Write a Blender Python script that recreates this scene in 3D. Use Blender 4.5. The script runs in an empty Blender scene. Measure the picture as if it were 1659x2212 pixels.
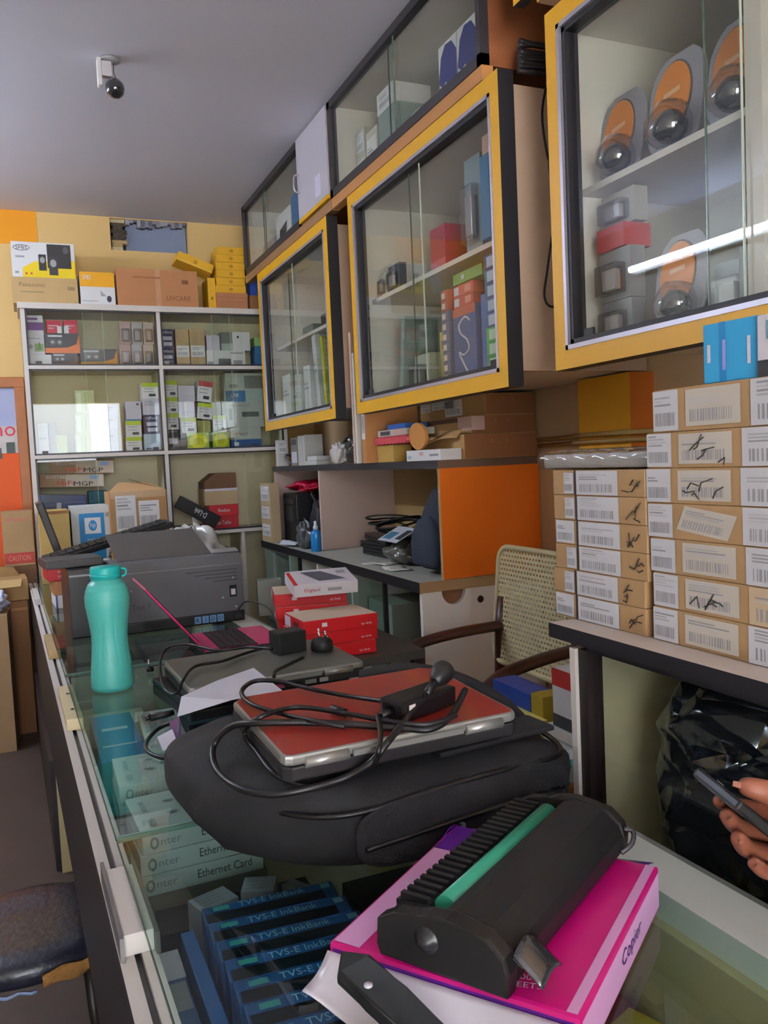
import bpy, bmesh, math, random
from mathutils import Vector, Matrix, Euler
SC = bpy.context.scene; COL = SC.collection
PI = math.pi; R = math.radians; random.seed(7)
# ------------------------------------------------------------------ camera
CAM = Vector((0, 0, 1.47)); FPX = 1800.0
def _axes():
    y = Vector(((50 - 829.5) / FPX, (1028 - 1106) / FPX, 1)).normalized()      # the shop's long axis as the lens sees it
    up = y.cross(Vector((1, -.046, 0))).normalized()
    if up.y > 0: up = -up
    x = y.cross(up).normalized()
    if x.x < 0: x = -x
    return Matrix((x, y, up))
AX = _axes()
cam = bpy.data.cameras.new('camera'); co = bpy.data.objects.new('camera', cam); COL.objects.link(co)
cam.sensor_fit = 'VERTICAL'; cam.sensor_height = 24; cam.lens = 24 * FPX / 2212; cam.clip_start = .02
rt, dn, fw = AX.col[0], AX.col[1], AX.col[2]
co.matrix_world = Matrix(((rt.x, -dn.x, -fw.x, CAM.x), (rt.y, -dn.y, -fw.y, CAM.y), (rt.z, -dn.z, -fw.z, CAM.z), (0, 0, 0, 1)))
SC.camera = co
# ------------------------------------------------------------------ light, exposure
vs = SC.view_settings; vs.view_transform = 'Standard'; vs.look = 'None'; vs.gamma = 1; vs.use_curve_mapping = False
vs.exposure = 1.08
SC.cycles.use_denoising = True; SC.cycles.max_bounces = 10; SC.cycles.transparent_max_bounces = 24
SC.cycles.sample_clamp_indirect = 6; SC.cycles.caustics_reflective = False; SC.cycles.caustics_refractive = False
W = bpy.data.worlds.new('daylight'); SC.world = W; W.use_nodes = True
W.node_tree.nodes['Background'].inputs[0].default_value = (.86, .92, 1, 1); W.node_tree.nodes['Background'].inputs[1].default_value = 5.0
pl = bpy.data.lights.new('shop_front_daylight', 'AREA'); pl.shape = 'RECTANGLE'; pl.size = 2.5; pl.size_y = 2.4; pl.cycles.is_portal = True
po = bpy.data.objects.new('shop_front_daylight', pl); COL.objects.link(po); po.location = (.1, -2.45, 1.2); po.rotation_euler = (-PI / 2, 0, PI)
sl = bpy.data.lights.new('sun', 'SUN'); sl.energy = 115; sl.angle = .01; so = bpy.data.objects.new('sun', sl); COL.objects.link(so); so.rotation_euler = (math.radians(-28), 0, 0)   # high sun behind the shop, on the street outside
TUBE_POWER = 70.0
# ------------------------------------------------------------------ helpers
def ray(u, v): return AX @ Vector(((u - 829.5) / FPX, (v - 1106) / FPX, 1))
def at(u, v, X=None, Y=None, Z=None):
    d = ray(u, v)
    k = (X - CAM.x) / d.x if X is not None else (Y - CAM.y) / d.y if Y is not None else (Z - CAM.z) / d.z
    return CAM + d * k
def lin(h):
    c = [int(h[i:i + 2], 16) / 255 for i in (0, 2, 4)]
    return [x / 12.92 if x <= .04045 else ((x + .055) / 1.055) ** 2.4 for x in c] + [1]
_M = {}
def M(h, rough=.55, metal=0., var=.12, sc=9., spec=.4, bump=0., bsc=60., name=None, coat=0):
    k = (h, rough, metal, var, sc, spec, bump, bsc, coat)
    if k in _M: return _M[k]
    m = bpy.data.materials.new(name or 'paint_' + h); m.use_nodes = True; nt = m.node_tree; b = nt.nodes['Principled BSDF']
    b.inputs['Roughness'].default_value = rough; b.inputs['Metallic'].default_value = metal; b.inputs['Specular IOR Level'].default_value = spec
    b.inputs['Coat Weight'].default_value = coat
    tc = nt.nodes.new('ShaderNodeTexCoord'); n = nt.nodes.new('ShaderNodeTexNoise'); n.inputs['Scale'].default_value = sc; n.inputs['Detail'].default_value = 5
    nt.links.new(tc.outputs['Object'], n.inputs['Vector'])
    mx = nt.nodes.new('ShaderNodeMix'); mx.data_type = 'RGBA'; c = lin(h)
    mx.inputs[6].default_value = [x * (1 - var) for x in c[:3]] + [1]; mx.inputs[7].default_value = [min(1, x * (1 + var)) for x in c[:3]] + [1]
    nt.links.new(n.outputs['Fac'], mx.inputs[0]); nt.links.new(mx.outputs[2], b.inputs['Base Color'])
    if bump:
        n2 = nt.nodes.new('ShaderNodeTexNoise'); n2.inputs['Scale'].default_value = bsc; n2.inputs['Detail'].default_value = 4
        bp = nt.nodes.new('ShaderNodeBump'); bp.inputs['Strength'].default_value = bump; bp.inputs['Distance'].default_value = .01
        nt.links.new(tc.outputs['Object'], n2.inputs['Vector']); nt.links.new(n2.outputs['Fac'], bp.inputs['Height']); nt.links.new(bp.outputs['Normal'], b.inputs['Normal'])
    _M[k] = m; return m
def glass_mat(tint, name, refl=1.0, base=.03):
    m = bpy.data.materials.new(name); m.use_nodes = True; nt = m.node_tree; nt.nodes.remove(nt.nodes['Principled BSDF'])
    t = nt.nodes.new('ShaderNodeBsdfTransparent'); t.inputs[0].default_value = tint
    g = nt.nodes.new('ShaderNodeBsdfGlossy'); g.inputs['Roughness'].default_value = .015
    f = nt.nodes.new('ShaderNodeLayerWeight'); f.inputs[0].default_value = .5                   # both faces of the pane: Schlick, F0 = base
    p = nt.nodes.new('ShaderNodeMath'); p.operation = 'POWER'; p.inputs[1].default_value = 5
    a = nt.nodes.new('ShaderNodeMath'); a.operation = 'MULTIPLY_ADD'; a.inputs[1].default_value = (1 - base) * refl; a.inputs[2].default_value = base; a.use_clamp = True
    x = nt.nodes.new('ShaderNodeMixShader')
    nt.links.new(f.outputs['Facing'], p.inputs[0]); nt.links.new(p.outputs[0], a.inputs[0]); nt.links.new(a.outputs[0], x.inputs[0]); nt.links.new(t.outputs[0], x.inputs[1]); nt.links.new(g.outputs[0], x.inputs[2])
    nt.links.new(x.outputs[0], nt.nodes['Material Output'].inputs[0]); return m
GLASS = glass_mat((.93, .96, .93, 1), 'cabinet_glass', 1., .075)
GLASS_TOP = glass_mat((.74, .88, .84, 1), 'green_counter_glass', 1., .075)
GLASS_EDGE = M('2f4a42', .25, name='glass_edge')
PLASTIC = glass_mat((.86, .86, .88, 1), 'clear_plastic', 1., .16)
FILM = glass_mat((.93, .93, .95, 1), 'clear_film', 1., .10)
def emit(h, s, name):
    m = bpy.data.materials.new(name); m.use_nodes = True; b = m.node_tree.nodes['Principled BSDF']
    b.inputs['Base Color'].default_value = lin(h); b.inputs['Emission Color'].default_value = lin(h); b.inputs['Emission Strength'].default_value = s; return m
_TX = {}
def textmesh(s):
    if s not in _TX:
        c = bpy.data.curves.new('lettering', 'FONT'); c.body = s; c.resolution_u = 2; o = bpy.data.objects.new('lettering', c); COL.objects.link(o)
        bpy.context.view_layer.update(); me = bpy.data.meshes.new_from_object(o.evaluated_get(bpy.context.evaluated_depsgraph_get()))
        bpy.data.objects.remove(o); bpy.data.curves.remove(c)
        v = [x.co.copy() for x in me.vertices]; f = [list(p.vertices) for p in me.polygons]; bpy.data.meshes.remove(me)
        x0 = min(p.x for p in v); x1 = max(p.x for p in v); y0 = min(p.y for p in v); y1 = max(p.y for p in v)
        _TX[s] = ([Vector((p.x - (x0 + x1) / 2, p.y - (y0 + y1) / 2, 0)) for p in v], f, x1 - x0, y1 - y0)
    return _TX[s]
class MB:
    def __init__(s): s.bm = bmesh.new(); s.mats = []
    def mi(s, m):
        if m not in s.mats: s.mats.append(m)
        return s.mats.index(m)
    def face(s, pts, m, smooth=False):
        try:
            f = s.bm.faces.new([s.bm.verts.new(p) for p in pts]); f.material_index = s.mi(m); f.smooth = smooth; return f
        except ValueError: return None
    def box(s, x0, x1, y0, y1, z0, z1, m, faces=None, mtx=None, bev=0.):
        faces = faces or {}
        P = [Vector((x, y, z)) for z in (z0, z1) for y in (y0, y1) for x in (x0, x1)]
        if mtx: P = [mtx @ p for p in P]
        v = [s.bm.verts.new(p) for p in P]; fs = []
        for k, ix in (('b', (0, 2, 3, 1)), ('t', (4, 5, 7, 6)), ('f', (0, 1, 5, 4)), ('k', (2, 6, 7, 3)), ('l', (0, 4, 6, 2)), ('r', (1, 3, 7, 5))):
            f = s.bm.faces.new([v[i] for i in ix]); f.material_index = s.mi(faces.get(k, m)); fs.append(f)
        if bev:
            es = list({e for f in fs for e in f.edges})
            bmesh.ops.bevel(s.bm, geom=es, offset=bev, segments=2, profile=.6, affect='EDGES')
        return s
    def hexa(s, P, m, bev=0.):                       # eight corners: bottom ring then top ring, both counter-clockwise
        v = [s.bm.verts.new(p) for p in P]; fs = []
        for ix in ((3, 2, 1, 0), (4, 5, 6, 7), (0, 1, 5, 4), (1, 2, 6, 5), (2, 3, 7, 6), (3, 0, 4, 7)):
            f = s.bm.faces.new([v[i] for i in ix]); f.material_index = s.mi(m); fs.append(f)
        if bev: bmesh.ops.bevel(s.bm, geom=list({e for f in fs for e in f.edges}), offset=bev, segments=2, profile=.6, affect='EDGES')
        return s
    def tube(s, pts, r, m, n=8, closed=False, r1=None):
        pts = [Vector(p) for p in pts]; N = len(pts); rings = []; nrm = None
        for i, p in enumerate(pts):
            a = pts[(i - 1) % N] if (closed or i > 0) else p; b = pts[(i + 1) % N] if (closed or i < N - 1) else p
            t = (b - a).normalized() if (b - a).length > 1e-9 else Vector((0, 0, 1))
            if nrm is None: nrm = t.orthogonal().normalized()
            nrm = (nrm - t * nrm.dot(t)); nrm = nrm.normalized() if nrm.length > 1e-6 else t.orthogonal().normalized()
            bi = t.cross(nrm); rr = r if r1 is None else r + (r1 - r) * i / max(1, N - 1)
            rings.append([s.bm.verts.new(p + (nrm * math.cos(2 * PI * k / n) + bi * math.sin(2 * PI * k / n)) * rr) for k in range(n)])
        mi = s.mi(m)
        for i in range(N if closed else N - 1):
            A, B = rings[i], rings[(i + 1) % N]
            for k in range(n):
                f = s.bm.faces.new((A[k], A[(k + 1) % n], B[(k + 1) % n], B[k])); f.material_index = mi; f.smooth = True
        if not closed:
            for g, rev in ((rings[0], True), (rings[-1], False)):
                f = s.bm.faces.new(list(reversed(g)) if rev else g); f.material_index = mi
        return s
    def lathe(s, prof, m, n=28, c=(0, 0, 0), mtx=None):
        c = Vector(c); mi = s.mi(m); rings = []
        for r, z in prof:
            rings.append([s.bm.verts.new((mtx @ Vector((r * math.cos(2 * PI * k / n), r * math.sin(2 * PI * k / n), z)) if mtx else Vector((r * math.cos(2 * PI * k / n), r * math.sin(2 * PI * k / n), z))) + c) for k in range(n)])
        for A, B in zip(rings, rings[1:]):
            for k in range(n):
                f = s.bm.faces.new((A[k], A[(k + 1) % n], B[(k + 1) % n], B[k])); f.material_index = mi; f.smooth = True
        for g, rev in ((rings[0], True), (rings[-1], False)):
            f = s.bm.faces.new(list(reversed(g)) if rev else g); f.material_index = mi
        return s
    def prism(s, poly, z0, z1, m, mtx=None, bev=0., top=None):
        n = len(poly); A = [Vector((x, y, z0)) for x, y in poly]; B = [Vector((x, y, z1)) for x, y in poly]
        if mtx: A = [mtx @ p for p in A]; B = [mtx @ p for p in B]
        va = [s.bm.verts.new(p) for p in A]; vb = [s.bm.verts.new(p) for p in B]; mi = s.mi(m)
        fs = [s.bm.faces.new(list(reversed(va))), s.bm.faces.new(vb)] + [s.bm.faces.new((va[i], va[(i + 1) % n], vb[(i + 1) % n], vb[i])) for i in range(n)]
        for f in fs: f.material_index = mi
        if top: fs[1].material_index = s.mi(top)
        if bev: bmesh.ops.bevel(s.bm, geom=list({e for f in fs[:2] for e in f.edges}), offset=bev, segments=2, profile=.6, affect='EDGES')
        return s
    def surf(s, fn, nu, nv, m, cu=False, cv=False):
        g = [[s.bm.verts.new(fn(i / (nu if cu else nu - 1), j / (nv if cv else nv - 1))) for j in range(nv)] for i in range(nu)]; mi = s.mi(m)
        for i in range(nu if cu else nu - 1):
            for j in range(nv if cv else nv - 1):
                f = s.bm.faces.new((g[i][j], g[(i + 1) % nu][j], g[(i + 1) % nu][(j + 1) % nv], g[i][(j + 1) % nv])); f.material_index = mi; f.smooth = True
        return s
    def text(s, t, c, xd, yd, h, m, w=None):
        v, f, tw, th = textmesh(t); c, xd, yd = Vector(c), Vector(xd).normalized(), Vector(yd).normalized(); ky = h / th; kx = (w / tw) if w else ky
        vv = [s.bm.verts.new(c + xd * p.x * kx + yd * p.y * ky) for p in v]; mi = s.mi(m)
        for q in f:
            try: s.bm.faces.new([vv[i] for i in q]).material_index = mi
            except ValueError: pass
        return s
    def build(s, name, parent=None, smooth=False, sub=0, solid=0, fix=True, disp=None):
        if fix: bmesh.ops.recalc_face_normals(s.bm, faces=s.bm.faces[:])
        if smooth:
            for f in s.bm.faces: f.smooth = True
        me = bpy.data.meshes.new(name); s.bm.to_mesh(me); s.bm.free()
        for m in s.mats: me.materials.append(m)
        o = bpy.data.objects.new(name, me); COL.objects.link(o)
        if parent: o.parent = parent
        if solid: md = o.modifiers.new('thickness', 'SOLIDIFY'); md.thickness = solid; md.offset = 0
        if sub: md = o.modifiers.new('smooth', 'SUBSURF'); md.levels = sub; md.render_levels = sub
        return o
def tag(o, label, cat, group=None):
    o['label'] = label; o['category'] = cat
    if group: o['group'] = group
    return o
def thing(name, label, cat, loc=(0, 0, 0), rz=0., group=None, rot=None):
    o = bpy.data.objects.new(name, None); COL.objects.link(o); o.location = loc; o.rotation_euler = rot or (0, 0, rz); o.empty_display_size = .05
    return tag(o, label, cat, group)
def struct(o): o['kind'] = 'structure'; return o
def spline(pts, k=8, closed=False):
    P = [Vector(p) for p in pts]; n = len(P); out = []
    for i in range(n if closed else n - 1):
        a, b, c, d = (P[(i - 1) % n], P[i], P[(i + 1) % n], P[(i + 2) % n]) if closed else (P[max(i - 1, 0)], P[i], P[i + 1], P[min(i + 2, n - 1)])
        for j in range(k):
            t = j / k; out.append(.5 * ((2 * b) + (c - a) * t + (2 * a - 5 * b + 4 * c - d) * t * t + (3 * b - a - 3 * c + d) * t ** 3))
    if not closed: out.append(P[-1])
    return out
INK = M('2a2a2e', .7); WHITE = M('e6e3e2', .6, var=.04); GREY = M('9a9a9c', .6); BLACK = M('121214', .45, var=.2)
KRAFT = M('b58a5c', .8, var=.1, sc=14); KRAFT_D = M('94683f', .8, var=.1, sc=14); KRAFT_R = M('a06a48', .8, var=.1, sc=14); KRAFT_P = M('b9a17c', .8, var=.08)
TAPE = M('a98a62', .25, var=.1, coat=.5)
def fpt(w, d, h, face, a, b, off):
    if face == 'f': return Vector((-w / 2 + a * w, -d / 2 - off, b * h))
    if face == 'k': return Vector((w / 2 - a * w, d / 2 + off, b * h))
    if face == 't': return Vector((-w / 2 + a * w, -d / 2 + b * d, h + off))
    if face == 'l': return Vector((-w / 2 - off, d / 2 - a * d, b * h))
    return Vector((w / 2 + off, -d / 2 + a * d, b * h))
def decal(mb, w, d, h, D, k=0):
    """one printed mark on a box face: rectangle, text ('T'), disc ('D'), polygon ('P') or a printed sticker ('L')"""
    F = lambda face, a, b, off: fpt(w, d, h, face, a, b, off); off = .0006 + .00012 * k
    if len(D) > 1 and D[1] == 'T':
        face, _, s, a, b, hh, m = D[:7]; ww = D[7] if len(D) > 7 else None; ang = D[8] if len(D) > 8 else 0
        o = F(face, 0, 0, 0); ax = (F(face, 1, 0, 0) - o); ay = (F(face, 0, 1, 0) - o); H = ay.length * hh; Wd = ax.length * ww if ww else None
        ex, ey = ax.normalized(), ay.normalized()
        if ang: ex, ey = ex * math.cos(ang) + ey * math.sin(ang), ey * math.cos(ang) - ex * math.sin(ang)
        mb.text(s, F(face, a, b, off + .0003), ex, ey, H, m, Wd)
    elif D[1] == 'D':
        face, _, a, b, rx, ry, m = D[:7]; mb.face([F(face, a + rx * math.cos(2 * PI * i / 20), b + ry * math.sin(2 * PI * i / 20), off) for i in range(20)], m)
    elif D[1] == 'P':
        face, _, pts, m = D[:4]; mb.face([F(face, a, b, off) for a, b in pts], m)
    elif D[1] == 'L':
        sticker(mb, lambda a, b, o2: F(D[0], a, b, o2), *D[2:6], seed=D[6] if len(D) > 6 else 0, off=off, m=D[7] if len(D) > 7 else WHITE)
    else:
        face, a0, b0, a1, b1, m = D[:6]; mb.face([F(face, a0, b0, off), F(face, a1, b0, off), F(face, a1, b1, off), F(face, a0, b1, off)], m)
def sticker(mb, F, a0, b0, a1, b1, seed=0, off=.0006, m=None):
    rg = random.Random(seed * 31 + 5)
    q = lambda x0, y0, x1, y1, mm, o: mb.face([F(a0 + (a1 - a0) * x0, b0 + (b1 - b0) * y0, o), F(a0 + (a1 - a0) * x1, b0 + (b1 - b0) * y0, o), F(a0 + (a1 - a0) * x1, b0 + (b1 - b0) * y1, o), F(a0 + (a1 - a0) * x0, b0 + (b1 - b0) * y1, o)], mm)
    q(0, 0, 1, 1, m or WHITE, off); g = [M('a9a7aa', .7), M('8f8d92', .7), M('bcb9bc', .7)]
    for i in range(rg.randint(2, 4)):                                        # printed lines
        y = .62 + .09 * i; q(.07, y, .07 + rg.uniform(.3, .8), y + .045, rg.choice(g), off + .0003)
    x = .08
    while x < .86:                                                           # bars
        wd = rg.choice((.012, .02, .03)); q(x, .12, x + wd, .45, g[1], off + .0003); x += wd + rg.choice((.014, .022, .03))
def carton(name, label, cat, w, d, h, loc, m, rz=0., rot=None, faces=None, decals=(), group=None, labels=(), parent=None, bev=.0015, flapline=True):
    """a closed box standing on LOC (centre of its base); labels are stickers that are parts of their own"""
    mb = MB(); mb.box(-w / 2, w / 2, -d / 2, d / 2, 0, h, m, faces, bev=min(bev, .2 * min(w, d, h)))
    for k, D in enumerate(decals): decal(mb, w, d, h, D, k)
    o = mb.build(name, parent, fix=False); o.location = loc; o.rotation_euler = rot or (0, 0, rz)
    if label: tag(o, label, cat, group)
    for k, L in enumerate(labels):
        lb = MB(); sticker(lb, lambda a, b, o2: fpt(w, d, h, L[0], a, b, o2), *L[1:5], seed=L[5] if len(L) > 5 else k, off=.001, m=L[6] if len(L) > 6 else None)
        lb.build('sticker', o, fix=False)
    return o
def onY(name, label, cat, u0, u1, vt, zb, Y, d, m, ht=None, **k):
    """a box whose front stands on the plane Y: left and right edges and top as measured, resting at height zb"""
    vm = vt + 20; x0 = at(u0, vm, Y=Y).x; x1 = at(u1, vm, Y=Y).x; h = ht or (at((u0 + u1) / 2, vt, Y=Y).z - zb)
    o = carton(name, label, cat, x1 - x0, d, h, ((x0 + x1) / 2, Y + d / 2, zb), m, **k); return o, zb + h
def onX(name, label, cat, u0, u1, vt, zb, X, d, m, ht=None, **k):
    """a box whose front faces the counter on the plane X"""
    vm = vt + 20; y0 = at(u0, vm, X=X).y; y1 = at(u1, vm, X=X).y; h = ht or (at((u0 + u1) / 2, vt, X=X).z - zb)
    o = carton(name, label, cat, y0 - y1, d, h, (X + d / 2, (y0 + y1) / 2, zb), m, rz=-PI / 2, **k); return o, zb + h
# ------------------------------------------------------------------ the room
XW, YB, ZC, XL, YF, FL = 1.75, 5.15, 2.95, -1.3, -2.5, .2
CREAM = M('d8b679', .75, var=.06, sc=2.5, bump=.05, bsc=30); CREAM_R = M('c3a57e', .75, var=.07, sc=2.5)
mb = MB(); mb.box(XL - .3, XW + .3, YF - .12, YB + .3, FL - .1, FL, M('4a3c35', .5, var=.25, sc=5)); struct(mb.build('floor'))
mb = MB(); mb.box(-14, 14, -22, YF - .12, FL - .2, FL - .05, M('d2d0cc', .8, var=.06, sc=1)); struct(mb.build('ground'))
mb = MB(); mb.box(XL - .15, XW + .15, YF - .15, YB + .2, ZC, ZC + .12, M('d8d6e4', .85, var=.04, sc=1.5)); struct(mb.build('ceiling'))
# back wall with the broken-out opening under the ceiling
mb = MB(); vx0, vx1, vz0, vz1 = .56, 1.01, 2.762, 2.945
for a in ((XL, vx0, FL, ZC), (vx1, XW, FL, ZC), (vx0, vx1, FL, vz0), (vx0, vx1, vz1, ZC)): mb.box(a[0], a[1], YB, YB + .15, a[2], a[3], CREAM)
mb.box(XL, .163, YB - .003, YB, 2.764, ZC, M('e0951c', .7, var=.05))
struct(mb.build('wall_back', fix=False))
mb = MB(); rg = random.Random(4)
mb.box(vx0 + .09, vx1 - .005, YB + .05, YB + .075, vz0, vz1, M('6e7891', .7, var=.1, sc=4))
for i in range(9):                                                        # crumbling plaster along the left jamb and the top edge
    z = vz0 + .02 * i; mb.box(vx0 + rg.uniform(0, .02), vx0 + .085 + rg.uniform(-.02, .012), YB + .012, YB + .07, z, z + .021, M(rg.choice(['a08a5e', '6b5a44', '3c3228', 'bfae8a']), .9, var=.3, sc=60, bump=.6))
for i in range(16):
    x = vx0 + .09 + .022 * i; mb.box(x, x + .024, YB + .01, YB + .05, vz1 - rg.uniform(.01, .05), vz1, M(rg.choice(['8c8a94', '77757f', '565560']), .9, var=.3, sc=60, bump=.6))
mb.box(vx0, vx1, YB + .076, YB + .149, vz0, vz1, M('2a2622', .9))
struct(mb.build('window_1', fix=False))
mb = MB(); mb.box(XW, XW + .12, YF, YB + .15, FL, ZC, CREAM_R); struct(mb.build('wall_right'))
mb = MB(); mb.box(XL - .12, XL, YF, YB + .15, FL, ZC, M('dcd6ca', .8, var=.05, sc=2)); struct(mb.build('wall_left'))
mb = MB()
mb.box(XL, XL + .12, YF - .12, YF, FL, ZC, CREAM); mb.box(1.3, XW, YF - .12, YF, FL, ZC, CREAM); mb.box(.05, 1.3, YF - .12, YF, FL, 1.64, M('5d5148', .7, var=.1)); mb.box(XL + .12, 1.3, YF - .12, YF, 2.42, ZC, CREAM); struct(mb.build('wall_front'))  # unseen low dark section added to cut daylight mirrored in the shelf glass
mb = MB()                                                                 # yellow painted pier on the right-hand wall, shade on its return put in as orange
p0, p1 = at(1250, 900, X=XW - .09).y, at(1362, 900, X=XW - .09).y
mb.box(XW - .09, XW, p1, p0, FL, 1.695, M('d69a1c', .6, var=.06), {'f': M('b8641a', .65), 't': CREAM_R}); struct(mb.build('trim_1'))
mb = MB(); xp = XW - .03                                                  # thin conduit along that wall
pz = [(XW - .015, 2.58, 1.515), (XW - .015, p0 + .03, 1.517), (XW - .104, p0 + .01, 1.517), (XW - .104, p1 - .015, 1.517), (XW - .015, p1 - .02, 1.517), (XW - .015, .4, 1.517)]
mb.tube(pz, .008, M('a98a55', .5), 8); mb.tube([(a, b, c - .022) for a, b, c in pz], .007, M('a08050', .5), 8); tag(mb.build('conduit'), 'thin beige pair of conduits running along the wall and over the yellow pier', 'pipe')
# tube lights on the left wall (they show in the cabinet glass)
def tube_light(label, y, z):
    t = thing('tube_light', label, 'light', (XL, y, z))
    mb = MB(); mb.box(0, .045, -.68, .68, -.03, .03, M('dddcd8', .5), bev=.004)
    mb.build('batten', t)
    mb = MB(); mb.tube([(.078, -.655, 0), (.078, .655, 0)], .019, emit('dcebff', TUBE_POWER, 'tube_glow'), 14); mb.build('fluorescent_tube', t)
    mb = MB()
    for s in (-1, 1): mb.box(.03, .095, s * .67 - .012, s * .67 + .012, -.02, .02, WHITE, bev=.003)
    mb.build('end_holder', t)
tube_light('white wall batten with fluorescent tube, mirrored in the near cabinet glass', 3.80, 2.64)
# ceiling camera
c = at(236, 128, Z=ZC); t = thing('ceiling_camera', 'small white security camera with dark lens and loose wires under the ceiling', 'camera', (c.x, c.y, ZC))
mb = MB(); mb.lathe([(.0, 0), (.035, 0), (.037, -.006), (.02, -.012), (.0, -.013)], M('8f8d92', .4), 20); mb.build('mount', t)
mb = MB(); mb.box(-.045, -.03, -.018, .018, -.10, -.004, WHITE, bev=.004); mb.box(-.03, .005, -.014, .014, -.065, -.012, M('c9c7cf', .4), bev=.004); mb.build('bracket', t)
mb = MB(); mb.lathe([(0, .03), (.02, .028), (.032, .012), (.034, -.005), (.028, -.022), (.014, -.033), (0, -.035)], M('1b1a20', .15, coat=1, var=.4, sc=60), 20, (.012, -.012, -.105)); mb.build('lens_dome', t)
mb = MB()
for dx in (-.006, .004, .016): mb.tube(spline([(dx, 0, -.01), (dx - .004, 0, -.04), (dx + .006, -.004, -.075)], 5), .0016, M('33313a', .5), 6)
mb.build('wire', t)
# framed board leaning at the left of the shelf unit
t = thing('framed_poster', 'orange and blue printed board in a brown wooden frame left of the shelving', 'poster', (0, 5.118, 0))
xr = .040; mb = MB(); WOOD = M('9a5a2c', .45, var=.25, sc=12)
mb.box(-.9, -.835, -.03, .02, .5, 2.02, WOOD, bev=.006); mb.box(-.015, xr, -.03, .02, .5, 2.02, WOOD, bev=.006); mb.box(-.9, xr, -.032, .018, 1.962, 2.02, WOOD, bev=.006); mb.box(-.9, xr, -.032, .018, .5, .55, WOOD, bev=.006); mb.build('frame', t)
mb = MB(); mb.box(-.84, -.01, -.012, .012, .54, 1.97, M('d9571f', .6, var=.05)); f = lambda x0, x1, z0, z1, m, o=.0135: mb.face([(x0, -o, z0), (x1, -o, z0), (x1, -o, z1), (x0, -o, z1)], m)
f(-.84, -.012, 1.66, 1.965, M('a9b0d2', .5, var=.1)); f(-.84, -.012, 1.60, 1.75, M('c9c2bf', .5, var=.25, sc=20), .0142)
f(-.2, -.1, 1.57, 1.63, M('3d4a44', .5, var=.5, sc=40), .015); f(-.075, -.03, 1.6, 1.66, M('3d4a44', .5, var=.5, sc=40), .015)
mb.text('no', (-.078, -.0155, 1.722), (1, 0, 0), (0, 0, 1), .055, M('b8203c', .5)); f(-.12, -.055, 1.10, 1.19, WHITE)
mb.build('printed_board', t, fix=False)
# ------------------------------------------------------------------ white shelf unit on the back wall
SY, SB = 4.80, 5.13; SX0, SX1 = .042, 1.46; DV0, DV1 = .738, .758; LAM = M('d9d0c8', .5, var=.05, name='white_laminate'); LAM_IN = M('ece2bf', .6, var=.04)
t = thing('display_shelf', 'tall white shelf unit with sliding glass panes against the back wall', 'shelf', (0, 0, 0))
BAY = [(1.105, 1.555), (1.575, 2.03), (2.05, 2.345)]
mb = MB(); mb.box(SX0, SX1, SB - .012, SB, FL + .01, 2.345, LAM_IN); mb.build('back_panel', t)
EDG = M('8a7357', .7, var=.5, sc=25)
for x0, x1, z0, z1, n in ((SX0, SX0 + .022, FL, 2.345, 'side_panel'), (SX1 - .02, SX1, FL, 2.345, 'side_panel'), (DV0, DV1, FL, 2.345, 'divider'), (1.15, 1.168, FL, 1.085, 'divider')):
    mb = MB(); mb.box(x0, x1, SY, SB - .012, z0, z1, LAM, {'l': EDG if x0 == SX0 else LAM_IN, 'r': LAM_IN}); mb.build(n, t, fix=False)
mb = MB(); mb.box(SX0 - .012, SX1 + .01, SY - .012, SB, 2.345, 2.3772, LAM, bev=.003); mb.build('top_board', t)
for z in (2.03, 1.555, 1.085):
    mb = MB(); mb.box(SX0 + .022, DV0, SY - .004, SB - .012, z, z + .0192, LAM); mb.box(DV1, SX1 - .02, SY - .004, SB - .012, z, z + .0192, LAM); mb.build('shelf', t)
TRK = M('26222a', .4)
for bi, (z0, z1) in enumerate(BAY):
    for sx0, sx1 in ((SX0 + .022, DV0), (DV1, SX1 - .02)):
        mb = MB(); mb.box(sx0, sx1, SY + .004, SY + .022, z0, z0 + .008, TRK); mb.box(sx0, sx1, SY + .004, SY + .022, z1 - .008, z1, TRK); mb.box(sx0, sx0 + .009, SY + .004, SY + .022, z0, z1, TRK); mb.box(sx1 - .009, sx1, SY + .004, SY + .022, z0, z1, TRK); mb.build('sliding_track', t)
        xm = (sx0 + sx1) / 2
        panes = ((sx0 + .008, xm + .05, .008), (xm - .05, sx1 - .008, .016)) if bi else (((sx0 + .008, xm - .03, .008),) if sx0 < .5 else ((xm + .10, sx1 - .008, .016),))
        for a, b, dy in panes:
            mb = MB(); mb.face([(a, SY + dy, z0 + .006), (b, SY + dy, z0 + .006), (b, SY + dy, z1 - .006), (a, SY + dy, z1 - .006)], GLASS); g = mb.build('glass_pane', t, fix=False)
            mb = MB(); ex = b if dy < .01 else a; mb.box(ex - .001, ex + .001, SY + dy - .0022, SY + dy + .0022, z0 + .006, z1 - .006, M('a9b39a', .2)); mb.build('pane_edge', g)
            mb = MB(); gx = a + (.03 if dy < .01 else b - a - .05); mb.box(gx, gx + .03, SY + dy - .006, SY + dy - .001, z0 + .004, z0 + .022, M('2d2a2c', .4), bev=.002); mb.build('finger_grip', g)
Y0 = 4.85; RED = M('b8203a', .5); ORG = M('d8702a', .5); NAVY = M('23234f', .45); LIME = M('b2c52c', .5); LBL = M('cfcad6', .55); PUR = M('6a2f82', .5); YEL = M('e8b21a', .5); GBLU = M('2b6fa8', .5); TEAL = M('2e8d92', .5); SLATE = M('3c3a42', .5); OLIVE = M('a7a55e', .6)
RG = M('d8d7d8', .55)
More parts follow.
